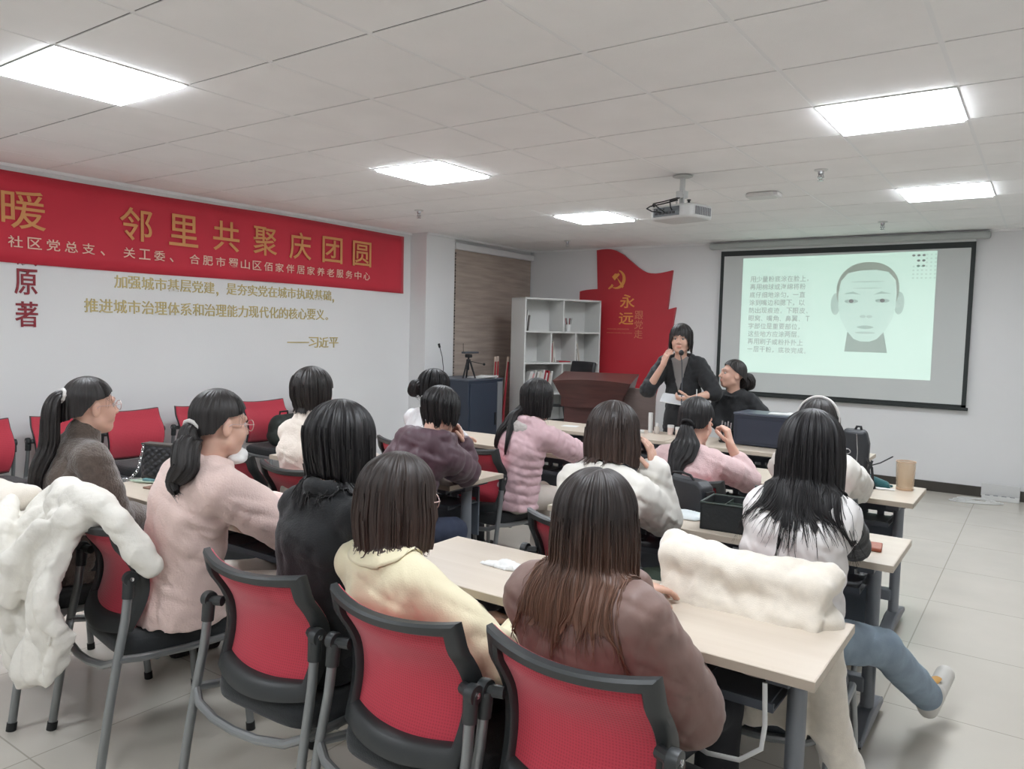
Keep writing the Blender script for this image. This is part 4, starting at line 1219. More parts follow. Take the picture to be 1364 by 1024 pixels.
def tail_obj(name, pts, rs, m, parent, collide=(), seed=0, flat=1.0, groove=.12, strands=40, gap=.004):
    """ponytail: grooved tapering tube through pts with loose strand tips"""
    rg = np.random.RandomState(seed)
    pts = np.array(pts, float); n = 44
    tt = np.linspace(0, 1, len(pts)); T_ = np.linspace(0, 1, n)
    C = np.stack([np.interp(T_, tt, pts[:, i]) for i in range(3)], 1)
    for _ in range(4): C[1:-1] = (C[:-2] + 2 * C[1:-1] + C[2:]) / 4
    r = np.interp(T_, np.linspace(0, 1, len(rs)), rs)
    for fld in collide:
        d = fld.sample(C); bad = d < r * .75
        Cp = C.copy(); Cp = fld.push(Cp, float(np.median(r)) * .7 * min(1, flat + .15)); C = np.where(bad[:, None], Cp, C)
    for _ in range(9): C[1:-1] = (C[:-2] + 2 * C[1:-1] + C[2:]) / 4
    tg = np.gradient(C, axis=0); tg /= np.linalg.norm(tg, axis=1, keepdims=True)
    ref = V3((1, 0, 0)); nn = ref - tg * (tg @ ref)[:, None]; nn /= np.linalg.norm(nn, axis=1, keepdims=True); mm = np.cross(tg, nn)
    nphi = 72; ph = np.linspace(0, 2 * PI, nphi, endpoint=False)
    g = np.zeros((nphi, n))
    for f in (5, 9, 16, 25): g += np.sin(ph[:, None] * f + rg.rand() * 6.3 + rg.uniform(-2, 2) * T_[None]) / (1 + f / 15)
    rr = r[None] * (1 + groove * g * np.minimum(1, T_ * 6)[None])
    P = C[None] + nn[None] * (np.cos(ph)[:, None] * rr)[..., None] + mm[None] * (np.sin(ph)[:, None] * rr * flat)[..., None]
    P = P.reshape(-1, 3)
    P = P.reshape(nphi, n, 3)
    idx = np.arange(nphi * n).reshape(nphi, n); B_ = np.roll(idx, -1, 0)
    Q = [np.stack([idx[:, :-1], B_[:, :-1], B_[:, 1:], idx[:, 1:]], -1).reshape(-1, 4)]
    vs = [P.reshape(-1, 3)]; uv = [np.stack([np.repeat(np.arange(nphi) / nphi, n), np.tile(T_, nphi)], 1)]; nb = nphi * n
    for q in range(strands):
        i = rg.randint(nphi); j0 = rg.randint(int(n * .3), int(n * .8)); path = P[i, j0:]
        ext = rg.uniform(.0, .035); sw = rg.uniform(-1, 1, 3) * .01
        dr = tg[-1]; tail = path[-1] + dr * np.linspace(.15, 1, 5)[:, None] * ext + sw * np.linspace(.1, 1, 5)[:, None] ** 2
        pt = np.concatenate([path, tail])[::2]; k = len(pt)
        if k < 3: continue
        w_ = .0028 * np.linspace(1, .15, k)
        tv = np.stack([pt + nn[0] * w_[:, None], pt + mm[0] * w_[:, None], pt - nn[0] * w_[:, None], pt - mm[0] * w_[:, None]], 1).reshape(-1, 3)
        ti = np.arange(k * 4).reshape(k, 4) + nb
        Q.append(np.stack([ti[:-1], np.roll(ti, -1, 1)[:-1], np.roll(ti, -1, 1)[1:], ti[1:]], -1).reshape(-1, 4)); vs.append(tv); nb += 4 * k
        uv.append(np.stack([np.full(4 * k, rg.rand()), np.repeat(np.linspace(j0 / n, 1, k), 4)], 1))
    return grid_obj(name, np.concatenate(vs), np.concatenate(Q), np.concatenate(uv), m, parent)

def lerp(a, b, t): return V3(a) * (1 - t) + V3(b) * t

def person(label, hip, yaw, head, hyaw=0.0, hpitch=0.0, hroll=0.0, knees=None, ankles=None, arms=None, hands=None, sh_w=.138, scale=1.0,
           top=None, legs=M_DTROU, shoe=M_SHOED, hair=None, skirt=False, h=.005, twist=0.0, shin_cover=.05, sleeve_to=1.0, extra=None, name='person', toes=None):
    """hip and head are world positions; joints of arms and legs are in the person's own axes (facing +y), origin on the floor under the hip"""
    root = thing(name, label, 'person', (hip[0], hip[1], 0), yaw)
    Rz = np.array(Matrix.Rotation(-yaw, 3, 'Z'), np.float32)
    hc = Rz @ V3((head[0] - hip[0], head[1] - hip[1], head[2]))
    Hp = V3((0, 0, hip[2]))
    R = rotm(hyaw, hpitch, hroll)
    skull_base = hc + R @ V3((0, -.02, -.07))
    N = hc + R @ V3((0, -.02, -.09)) * 1.0 + V3((0, -.025, -.075))      # neck base
    right = V3((math.cos(twist), math.sin(twist), 0))
    ax = N - Hp; 
    bow = V3((0, -.028, 0)) * min(1.0, np.linalg.norm(ax) / .45)
    T0 = Hp; T1 = lerp(Hp, N, .38) + bow * .5; T2 = lerp(Hp, N, .72) + bow; T3 = lerp(Hp, N, .93) + bow * .45
    fw = V3((-right[1], right[0], 0))
    S = {}
    for s in (-1, 1): S[s] = lerp(Hp, N, .90) + right * (s * sh_w) + bow * .3 + V3((0, 0, -.005))
    # joints
    if knees is None: knees = {-1: (-.11, .43, .50), 1: (.11, .43, .50)}
    if ankles is None: ankles = {-1: (-.11, .45, .085), 1: (.11, .45, .085)}
    HJ = {s: Hp + right * (s * .085) + V3((0, .01, -.015)) for s in (-1, 1)}
    pts = [hc, Hp, N, S[-1], S[1]] + [V3(p) for p in list(knees.values()) + list(ankles.values())]
    for s in (-1, 1):
        for p in arms[s]: pts.append(V3(p))
    if hands:
        for s in hands: pts.append(V3(arms[s][1]) + V3(hands[s]['d']) / np.linalg.norm(hands[s]['d']) * .12)
    lo = np.min(pts, 0) - .2; hi = np.max(pts, 0) + .2; lo[2] = max(lo[2], -.01); hi[2] = hc[2] + .16
    B = Field(lo, hi, h)
    B.loft([(T0, .140, .095), (T1, .108, .074), (T2, .118, .080), (T3, .095, .060)], .012, right=right)
    for s in (-1, 1):
        B.cap(lerp(T3, S[s], .1), S[s], .045, .041, .03)
        e, w_ = V3(arms[s][0]), V3(arms[s][1])
        B.cap(S[s], e, .041, .035, .02).cap(e, w_, .038, .0235, .015)
        B.cap(HJ[s], knees[s], .080, .052, .03).cap(knees[s], ankles[s], .052, .034, .02)
        ft = V3(ankles[s]); tdir = V3(toes[s]) if toes else V3((s * .12, 1, -.05)); tdir = tdir / np.linalg.norm(tdir)
        upf = np.cross(np.cross(tdir, (0, 0, 1)), tdir); upf = upf / np.linalg.norm(upf)
        B.cap(ft - upf * .02, ft + tdir * .10 - upf * .05, .022, .018, .02)
    B.cap(lerp(N, T3, .2), skull_base, .052, .050, .03)
    head_field(B, hc, R)
    for s in (-1, 1):
        hd = (hands or {}).get(s)
        e, w_ = V3(arms[s][0]), V3(arms[s][1])
        if hd: hand_field(B, w_, hd['d'], hd['n'], hd.get('side', s), hd.get('curl', .45), hd.get('thumb', .5), hd.get('pinch', 0))
        else:
            d = w_ - e
            hand_field(B, w_, d, (0, 0, -1), s * -1.0 if False else s, .35)
    field_obj('body', B, M_SKIN, root, face_tint(hc, R))
    for s in (-1, 1):
        q = hc + R @ V3((s * .032, .0735, .002))
        eb = MB().ball((0, 0, 0), .0118, 16, 10)
        eo = obj('eye', eb, M_EYEW, root, loc=tuple(q), smooth=60)
        ib = MB().ball(tuple(R @ V3((0, .0072, 0))), .0064, 12, 8)
        obj('iris', ib, M_IRIS, eo, smooth=60)
    # trousers or skirt, shoes
    lo2 = np.min([Hp] + [V3(p) for p in list(knees.values()) + list(ankles.values())], 0) - .2; hi2 = np.max([Hp + V3((0, 0, .12))] + [V3(p) for p in list(knees.values()) + list(ankles.values())], 0) + .2
    lo2[2] = -.0
    L = Field(lo2, hi2, .0075)
    if skirt:
        A0 = lerp(ankles[-1], ankles[1], .5)
        L.loft([(lerp(Hp, T1, .6), .128, .098), (Hp, .165, .125), (lerp(Hp, A0, .5), .20, .15), (A0 + V3((0, 0, .12)), .23, .18)], .03, right=right)
    else:
        L.loft([(lerp(Hp, T1, .25), .130, .095), (Hp + V3((0, 0, -.02)), .152, .108)], .014, right=right)
        for s in (-1, 1):
            kn, an = V3(knees[s]), V3(ankles[s])
            L.cap(HJ[s], kn, .088, .066, .03)
            L.cap(kn, lerp(kn, an, 1 - shin_cover), .066, .061, .02)
    L.wrinkle(.006, 38, 11)
    field_obj('skirt' if skirt else 'trousers', L, legs, root)
    for s in (-1, 1):
        ft = V3(ankles[s]); tdir = V3(toes[s]) if toes else V3((s * .12, 1, 0)); tdir = tdir / np.linalg.norm(tdir)
        up = np.cross(np.cross(tdir, (0, 0, 1)), tdir); up /= np.linalg.norm(up) + 1e-6
        c0 = ft - tdir * .025 - up * .045; c1 = ft + tdir * .15 - up * .055
        mn = np.minimum(c0, c1) - .09; mx = np.maximum(c0, c1) + .1
        F_ = Field(mn, mx, .005)
        F_.cap(c0, c1, .040, .036, .02).cap(c0 + up * .035, c0 + tdir * .06 + up * .015, .037, .036, .02)
        F_.cap(c0 - up * .018, c1 - up * .016, .030, .028, .006)
        # flat sole
        off = float((c0 - up * .038) @ up)
        X, Y, Z = F_.xyz((slice(None),) * 3)
        F_.F = smax(F_.F, (off - (X * up[0] + Y * up[1] + Z * up[2])).astype(np.float32), .004)
        F_.cap(ft - tdir * .012 + up * .012, ft + tdir * .035 - up * .012, .046, .042, .02)
        so = field_obj('shoe', F_, shoe, root)
        if shoe is M_SHOEW:
            tp = ft + tdir * .055 + up * .018; tq = ft + tdir * .10 - up * .012
            obj('lace_panel', MB().tube([tp, lerp(tp, tq, .5) + up * .004, tq], [.020, .021, .016], 12, sq=(1, .45), up=tuple(np.cross(tdir, up))), mat('tan_lace', (196, 150, 84), .7), so)
            obj('toe_stripe', MB().tube([ft + tdir * .135 - up * .052 + np.cross(tdir, up) * k_ for k_ in (-.034, 0, .034)], .008, 8), M_SHOED, so)
    # top garments: list of dicts
    outer = None
    for g in (top or []):
        th = g.get('th', .022); gh = g.get('h', .0075)
        lo3 = np.min([Hp - V3((0, 0, .12)), N, S[-1], S[1]] + [V3(p) for s in (-1, 1) for p in arms[s]], 0) - .2
        hi3 = np.max([Hp, N, S[-1], S[1]] + [V3(p) for s in (-1, 1) for p in arms[s]], 0) + .2
        G_ = Field(lo3, hi3, gh)
        q = g.get('quilt')
        if g.get('torso', True):
            hem = g.get('hem', -.06)
            fl = g.get('flare', 0.0)
            A = Hp + V3((0, -.005, hem))
            st = [(A, .146 + th + fl, .102 + th + fl), (T1, .118 + th * 1.2, .082 + th * 1.1), (T2, .124 + th, .084 + th), (T3, .098 + th * .8, .062 + th * .8)]
            G_.loft(st, .014, quilt=q, right=right)
            zc = float(A[2]) - .015 if skirt else max(float(A[2]) - .015, .477)
            G_.F = np.maximum(G_.F, ((zc - G_.ax[2]) * .9)[None, None, :].astype(np.float32))
            for s in (-1, 1): G_.cap(lerp(T3, S[s], .15), lerp(T3, S[s], .95 if g.get('sleeves', True) else .84), .044 + th * .8, .041 + th * (.9 if g.get('sleeves', True) else .7), g.get('k', .03))
        if g.get('sleeves', True):
            for s in (-1, 1):
                e, w_ = V3(arms[s][0]), V3(arms[s][1]); to = g.get('sleeve', 1.0)
                sq = g.get('squilt', q); fat = g.get('fat', 1.0)
                a1 = lerp(S[s], e, .5)
                r0, r1, r2, r3 = .042 + th * fat, .041 + th * fat, .037 + th * fat, .027 + th * .8 * fat
                wend = lerp(e, w_, to)
                chain = [lerp(S[s], T3, .06), a1, e, lerp(e, wend, .5), wend]
                G_.chain(chain, [r0, r1, r2, (r2 + r3) / 2, r3], .014, quilt=sq)
                if g.get('cuff'): G_.cap(lerp(e, wend, .93), lerp(e, wend, 1.02), r3 + .006, r3 + .006, .006)
        col = g.get('collar')
        if col == 'high':
            G_.cap(lerp(N, skull_base, -.1), lerp(N, skull_base, .55), .074, .068, .012)
        elif col == 'ring':
            for k in range(14):
                a = 2 * PI * k / 14; a2 = 2 * PI * (k + 1) / 14
                f = lambda t: N + right * (.070 * math.cos(t)) + fw * (.066 * math.sin(t)) + V3((0, .004, .022 - .02 * math.sin(t)))
                G_.cap(f(a), f(a2), .018 + .25 * th, None, .01)
        elif col == 'low':
            for k in range(14):
                a = 2 * PI * k / 14; a2 = 2 * PI * (k + 1) / 14
                f = lambda t: N + right * (.072 * math.cos(t)) + fw * (.066 * math.sin(t)) + V3((0, .004, .005 - .03 * max(0, math.sin(t))))
                G_.cap(f(a), f(a2), .011, None, .01)
        elif col == 'shirt':
            for k in range(20):
                a = PI * .62 + (2 * PI * .76) * k / 20; a2 = PI * .62 + (2 * PI * .76) * (k + 1) / 20
                for (ra, za, rr) in ((.062, .045, .009), (.074, .025, .010), (.088, .004, .010), (.100, -.012, .008)):
                    f = lambda t: N + right * (ra * math.cos(t)) + fw * (ra * .95 * math.sin(t)) + V3((0, .004, za - .012 * math.sin(t)))
                    G_.cap(f(a), f(a2), rr, None, .012)
        elif col == 'hood':
            axn = ax / np.linalg.norm(ax); bn = -fw + axn * float(fw @ axn); bn /= np.linalg.norm(bn)
            hd = N + bn * .085 - axn * .03
            for (dx, db, da, rr) in ((-.13, -.05, .0, .055), (-.075, .0, .0, .075), (0, .015, -.01, .085), (.075, .0, .0, .075), (.13, -.05, .0, .055)):
                G_.ell(hd + right * dx + bn * db + axn * da, (rr, rr * .9, rr), None, .02)
                G_.ell(hd + right * dx * 1.05 + bn * (db * .8 + .005) - axn * .075, (rr * .9, rr * .8, rr * .75), None, .012)
            for s in (-1, 1): G_.chain([hd + right * s * .12 + axn * .05 - bn * .02, hd + right * s * .085 + axn * .07 - bn * .12, hd + right * s * .03 + axn * .02 - bn * .19], [.04, .035, .03], .015)
        if g.get('open'):      # open blazer front: a V cut in front of the chest
            z0 = g['open']
            vt = lerp(T1, T2, z0)
            for s in (0,):
                ctop = N + fw * .12 + V3((0, 0, .0)); 
                def vee(X, Y, Z, vt=vt, ctop=ctop):
                    t = np.clip((Z - vt[2]) / (ctop[2] - vt[2]), -.5, 1.2)
                    u = np.abs((X - N[0]) * right[0] + (Y - N[1]) * right[1]); v = (X - vt[0]) * fw[0] + (Y - vt[1]) * fw[1]
                    return np.maximum(np.maximum(u - .075 * t, vt[2] - Z), .045 - v)
                G_.put(vee, vt - .3, ctop + .3, .008, True)
        if g.get('extra'): g['extra'](G_, dict(N=N, Hp=Hp, T1=T1, T2=T2, T3=T3, S=S, right=right, fw=fw, hc=hc, R=R))
        if g.get('wr'): G_.wrinkle(g['wr'][0] * 1.15, g['wr'][1] * 2.5, g.get('seed', 3), g['wr'][2] if len(g['wr']) > 2 else 1.0)
        field_obj(g['name'], G_, g['mat'], root)
        if outer is None or g.get('main'): outer = G_
    J = dict(N=N, Hp=Hp, T1=T1, T2=T2, T3=T3, S=S, right=right, fw=fw, hc=hc, R=R, root=root, outer=outer, B=B)
    cl = [outer] if outer is not None else []
    if hair:
        hair_obj('hair', hc, R, hair['st'], hair['mat'], root, cl if hair['st'].get('drape', True) else (), hair.get('seed', 1))
        for tl in hair.get('tails', []):
            tp = [hc + R @ V3(p) if k < tl.get('nhead', 2) else hc + V3(p) for k, p in enumerate(tl['pts'])]
            tail_obj('ponytail', tp, tl['r'], hair['mat'], root, cl, tl.get('seed', 5), tl.get('flat', 1.0), strands=tl.get('strands', 40))
            if tl.get('tie'):
                p0, p1 = V3(tp[0]), V3(tp[1]); d = (p1 - p0) / np.linalg.norm(p1 - p0); q = lerp(p0, p1, tl.get('tie_at', .25))
                tb = MB(); rr = tl['r'][0] + .008
                a = Vector(d); n0 = a.orthogonal().normalized(); n1 = a.cross(n0)
                ptsr = [Vector(q) + (n0 * math.cos(2 * PI * k / 18) + n1 * math.sin(2 * PI * k / 18)) * (rr + .002 * (k % 2)) for k in range(19)]
                tb.tube(ptsr, .0075, 8, cap=False)
                obj('hair_tie', tb, tl['tie'], root)
    if extra: extra(J)
    return root, J

def glasses(J, m, lens_r=.023):
    root, hc, R = J['root'], J['hc'], J['R']
    P = lambda x, y, z: Vector(hc + R @ V3((x, y, z)))
    g = MB()
    for s in (-1, 1):
        ring = [P(s * .032 + lens_r * math.cos(2 * PI * k / 24), .106 - .004 * abs(math.cos(2 * PI * k / 24)), .0 + lens_r * .88 * math.sin(2 * PI * k / 24)) for k in range(25)]
        g.tube(ring, .0016, 6, cap=False)
        g.tube([P(s * .056, .104, .006), P(s * .073, .08, .006), P(s * .081, .0, .004), P(s * .080, -.02, -.01)], .0016, 6)
    g.tube([P(-.010, .106, .004), P(0, .109, .007), P(.010, .106, .004)], .0015, 6)
    obj('glasses', g, m, root)

# ------------------------------------------------------------------ the fifteen women
def cloth(n, c, **k):
    d = dict(rough=.9, var=.06, vscale=6, bump=.25, bscale=160, sheen=.25); d.update(k); return mat(n, c, **d)
C_FLEECE = cloth('brown_fleece', (92, 80, 72), var=.18, vscale=60, bump=.6, bscale=120, sheen=.5)
C_PPINK = cloth('pale_pink_fleece', (226, 200, 192), bump=.35, bscale=140)
C_CREAMS = cloth('cream_sweater', (224, 213, 202), bump=.3, bscale=120)
C_BLACKS = cloth('black_sweater', (27, 28, 30), sheen=.15)
C_SHIRT = cloth('cream_shirt', (226, 216, 184), bump=.12, bscale=200, rough=.8)
C_BPUFF = cloth('brown_puffer', (118, 92, 84), rough=.55, bump=.5, bscale=8, var=.05, sheen=.1)
C_PURP = cloth('dark_purple_puffer', (84, 60, 70), rough=.5, bump=.5, bscale=9, sheen=.1)
C_WTOP = cloth('white_knit_top', (226, 226, 228))
C_PINKP = cloth('pink_puffer', (218, 184, 190), rough=.55, bump=.5, bscale=10, sheen=.1)
C_WPUFF = cloth('white_puffer', (222, 218, 210), rough=.55, bump=.5, bscale=8, sheen=.1)
C_PINKS = cloth('dusty_pink_sweater', (220, 190, 190), bump=.35, bscale=150)
C_WVEST = cloth('white_padded_vest', (226, 222, 220), rough=.55, bump=.45, bscale=8, sheen=.1)
C_BLZ = cloth('black_blazer', (27, 29, 32), rough=.75, sheen=.1)
C_GREYT = cloth('grey_inner_top', (140, 136, 134))
C_GREYFUR = cloth('grey_hood_lining', (196, 190, 186), bump=.6, bscale=90)
M_TIEW = mat('white_hair_tie', (216, 212, 208), .6); M_TIEK = mat('black_hair_tie', (30, 30, 32), .6)
M_CLEAR = mat('clear_pink_rim', (206, 176, 170), .2); M_DRIM = mat('dark_rim', (60, 50, 48), .25)

DESK = {-1: [(-.22, .34, .80), (-.08, .50, .795)], 1: [(.22, .34, .80), (.08, .50, .795)]}
HD = lambda s: dict(d=(-s * .5, .85, -.05), n=(0, 0, -1), side=s, curl=.3)
FL_BOB = [(0, 1), (.3, 1.04), (.7, 1.0), (1, .88)]
FL_STR = [(0, 1), (.3, 1.02), (1, .96)]
CAPL = [(0, .066), (35, .062), (52, .048), (70, .036), (92, .030), (104, .005), (122, -.035), (180, -.062)]     # hair drawn back over the ears
def shape(lens, **k):
    d = dict(len=lens, vol=.018, flare=FL_BOB, ref=.2, jag=.008, locks=40, lock_ext=(0, .02)); d.update(k); return d
capst = shape(CAPL, vol=.013, jag=.003, locks=14, lock_range=(40, 75), lock_ext=(.01, .06), groove=.0018, lock_r=.0018, drape=False)

def ex_glasses(m): return lambda J: glasses(J, m)

# 1 brown fleece, ponytail, hands in the lap
person('woman in brown fleece jacket with long black ponytail and glasses, looking right', (-.60, .02, .57), -.05, (-.545, .10, 1.205),
       arms={-1: [(-.20, .06, .75), (-.08, .27, .67)], 1: [(.20, .10, .745), (.08, .30, .68)]},
       hands={1: dict(d=(-.7, .7, -.1), n=(-.2, .1, -1), curl=.5), -1: dict(d=(.7, .7, -.1), n=(.2, .1, -1), curl=.5)},
       top=[dict(name='fleece_jacket', mat=C_FLEECE, th=.032, collar='high', hem=-.08, wr=(.007, 22), fat=1.2)],
       hair=dict(st=capst, mat=H_SOFT, tails=[dict(pts=[(0, -.095, .045), (0, -.135, .055), (0, -.16, -.0), (0, -.165, -.14), (0, -.16, -.28), (0, -.155, -.40)], r=[.016, .026, .038, .042, .036, .012], tie=M_TIEW, tie_at=.5, flat=.8, strands=60)]),
       extra=ex_glasses(M_CLEAR))
# 2 pale pink fleece
def mask2(J):
    hc, R = J['hc'], J['R']
    F_ = Field(hc - .2, hc + .2, .004)
    P = lambda x, y, z: hc + R @ V3((x, y, z))
    F_.ell(P(.01, .080, -.112), (.042, .030, .030), R, .01).ell(P(.03, .06, -.125), (.035, .03, .02), R, .01)
    F_.wrinkle(.004, 90, 5)
    field_obj('tissue_mask', F_, M_PAPER, J['root'])
person('woman in pale pink fleece with black ponytail tied by a white scrunchie, leaning on desk', (.16, .06, .57), -.10, (.335, .13, 1.205), hpitch=.12,
       arms={-1: [(-.10, .34, .80), (.04, .50, .80)], 1: [(.29, .30, .79), (.18, .50, .795)]}, hands={s: HD(s) for s in (-1, 1)},
       top=[dict(name='fleece_top', mat=C_PPINK, th=.036, collar='ring', hem=-.12, flare=.02, wr=(.011, 15), fat=1.15, k=.05)], legs=M_WTROU,
       hair=dict(st=capst, mat=H_SOFT, tails=[dict(pts=[(-.0, -.10, -.015), (.01, -.125, -.03), (.02, -.125, -.09), (.03, -.12, -.17), (.025, -.12, -.24)], r=[.020, .036, .052, .050, .014], tie=M_TIEW, tie_at=.35, flat=.8)]),
       extra=lambda J: (glasses(J, M_CLEAR), mask2(J)))
# 3 cream sweater, short bob
person('woman in cream sweater with short dark bob, sitting at the second left desk', (-.32, 1.10, .57), 0.0, (-.33, 1.13, 1.225),
       arms=DESK, hands={s: HD(s) for s in (-1, 1)}, sh_w=.130,
       top=[dict(name='sweater', mat=C_CREAMS, th=.018, collar='high', hem=-.10, wr=(.007, 24))],
       hair=dict(st=shape([(0, .03), (38, .02), (55, -.06), (90, -.085), (140, -.10), (180, -.105)], vol=.022, flare=[(0, 1), (.4, 1.03), (1, .78)], ref=.13, nape=.12), mat=H_SOFT))
# 4 black sweater
person('woman in black sweater with shoulder-length black hair, back to the viewer', (.94, .07, .57), .0, (.985, .13, 1.20), hpitch=.1, hroll=-.06,
       arms={-1: [(-.19, .22, .79), (-.10, .40, .795)], 1: [(.14, .18, .78), (-.02, .38, .795)]}, hands={s: HD(s) for s in (-1, 1)},
       top=[dict(name='sweater', mat=C_BLACKS, th=.022, collar='ring', hem=-.12, wr=(.007, 20), fat=1.1)],
       hair=dict(st=shape([(0, .03), (38, .01), (52, -.10), (75, -.14), (115, -.155), (140, -.185), (180, -.19)], vol=.026, jag=.018, locks=90, lock_ext=(.0, .04), flare=[(0, 1), (.35, 1.02), (.7, .90), (1, .97)], ref=.23, nape=.15, groove=.005), mat=H_BLACK, seed=4))
# 5 cream shirt, brown bob
def collar5(J):
    glasses(J, M_CLEAR)
    N, rt, fw, G_ = J['N'], J['right'], J['fw'], J['outer']
    nu, nv = 60, 9; P = np.zeros((nu, nv, 3))
    for i in range(nu):
        a = math.radians(118) + math.radians(304) * i / (nu - 1)
        fr = max(0, math.sin(a)); tip = min(i, nu - 1 - i) / (nu - 1)
        for j in range(nv):
            v = j / (nv - 1); ln = .050 + .030 * max(0, 1 - tip * 9)
            r = .062 + ln * .72 * v; z = .048 - .012 * fr - ln * .95 * v ** 1.15 + .010 * math.sin(min(1, v * 3) * PI) * (v < .34)
            P[i, j] = N + rt * (r * math.cos(a)) + fw * (r * .96 * math.sin(a)) + V3((0, .004, z))
    P = G_.push(P.reshape(-1, 3), .007).reshape(nu, nv, 3)
    m_ = MB(); m_.add([tuple(p) for p in P.reshape(-1, 3)], [(i * nv + j, (i + 1) * nv + j, (i + 1) * nv + j + 1, i * nv + j + 1) for i in range(nu - 1) for j in range(nv - 1)])
    o = obj('shirt_collar', m_, C_SHIRT, J['root'], smooth=60)
    s_ = o.modifiers.new('thick', 'SOLIDIFY'); s_.thickness = .006; s_.offset = 1
person('woman in cream shirt with dark brown bob and clear-rimmed glasses', (1.40, .12, .555), -.12, (1.288, .07, 1.073), hyaw=-.12, hpitch=.12,
       arms={-1: [(-.20, .02, .70), (-.07, .22, .655)], 1: [(.235, .03, .67), (.10, .24, .655)]}, hands={s: HD(s) for s in (-1, 1)},
       top=[dict(name='shirt', mat=C_SHIRT, th=.022, collar='low', hem=-.08, wr=(.008, 17), fat=1.2, k=.04)],
       hair=dict(st=shape([(0, .02), (36, .0), (48, -.11), (80, -.14), (180, -.158)], vol=.026, jag=.008, locks=60, lock_ext=(0, .02), flare=[(0, 1), (.4, 1.08), (.8, 1.03), (1, .9)], ref=.19, groove=.0035, drape=True), mat=H_DBROWN, seed=8),
       extra=collar5)
# 6 brown puffer, long hair
person('woman in brown puffer jacket with long brown hair, nearest to the viewer', (1.945, .17, .57), -.04, (1.918, .105, 1.106), hpitch=.08, sh_w=.148,
       arms={-1: [(-.22, .14, .745), (-.145, .36, .80)], 1: [(.205, .0, .675), (.09, .22, .66)]}, hands={s: HD(s) for s in (-1, 1)},
       top=[dict(name='puffer_jacket', mat=C_BPUFF, th=.044, collar='ring', hem=-.10, wr=(.0075, 21), fat=1.0, k=.06)],
       hair=dict(st=shape([(0, .03), (34, .02), (46, -.15), (70, -.21), (120, -.235), (180, -.25)], vol=.022, jag=.016, part=0.0, locks=330, lock_r=.0017, lock_ext=(.0, .07), lock_range=(40, 180), flare=[(0, 1), (.25, 1.06), (.6, 1.07), (1, 1.02)], ref=.27, groove=.004, nphi=320), mat=H_BROWN, seed=12))
# 7 dark purple puffer, chin on hand
person('woman in dark purple hooded puffer coat resting her chin on her hands', (.13, 1.16, .57), -.05, (.262, 1.46, 1.145), hpitch=.32, sh_w=.142,
       arms={-1: [(-.14, .52, .80), (.06, .44, .965)], 1: [(.115, .50, .81), (.145, .45, .955)]},
       hands={1: dict(d=(-.15, -.18, 1), n=(-.5, -.8, 0), curl=.35, thumb=.2), -1: dict(d=(.15, -.15, 1), n=(.5, -.8, 0), curl=.45)},
       top=[dict(name='puffer_coat', mat=C_PURP, th=.042, collar='hood', hem=-.16, quilt=(.10, .012), wr=(.008, 22), fat=1.0, k=.04)], legs=M_DDENIM,
       hair=dict(st=shape([(0, .03), (45, .01), (62, -.03), (85, -.06), (180, -.10)], vol=.020, flare=[(0, 1), (.4, 1.0), (1, .86)], ref=.14, nape=.1, jag=.014, locks=60), mat=H_BLACK, seed=3))
# 8 white top, curly pinned hair
def clip8(J):
    hc, R = J['hc'], J['R']; b = MB(); rg = random.Random(4)
    for k in range(14):
        p = hc + R @ V3((-.055 + rg.uniform(-.02, .02), -.125 + rg.uniform(-.012, .01), -.005 + rg.uniform(-.03, .035))); b.ball(tuple(p), .006, 8, 6)
    obj('hair_clip', b, M_METAL, J['root'])
    glasses(J, M_DRIM)
person('woman in white top with curly black hair pinned up, half hidden by the purple coat', (-.53, 2.22, .57), .0, (-.575, 2.38, 1.17), hpitch=.1, h=.006,
       arms={-1: [(-.2, .36, .80), (-.14, .52, .795)], 1: [(.03, .36, .80), (-.10, .52, .795)]}, hands={s: HD(s) for s in (-1, 1)},
       top=[dict(name='knit_top', mat=C_WTOP, th=.02, collar='low', hem=-.1, wr=(.007, 22))],
       hair=dict(st=shape([(0, .06), (50, .03), (80, .0), (120, -.04), (180, -.06)], vol=.020, groove=.010, jag=.01, locks=50, lock_ext=(0, .02)), mat=H_BLACK, seed=6,
                 tails=[dict(pts=[(-.03, -.085, .02), (-.06, -.125, .015), (-.075, -.125, -.035), (-.06, -.105, -.055)], r=[.022, .040, .040, .018], nhead=4, flat=.9, groove=None or .2)]), extra=clip8)
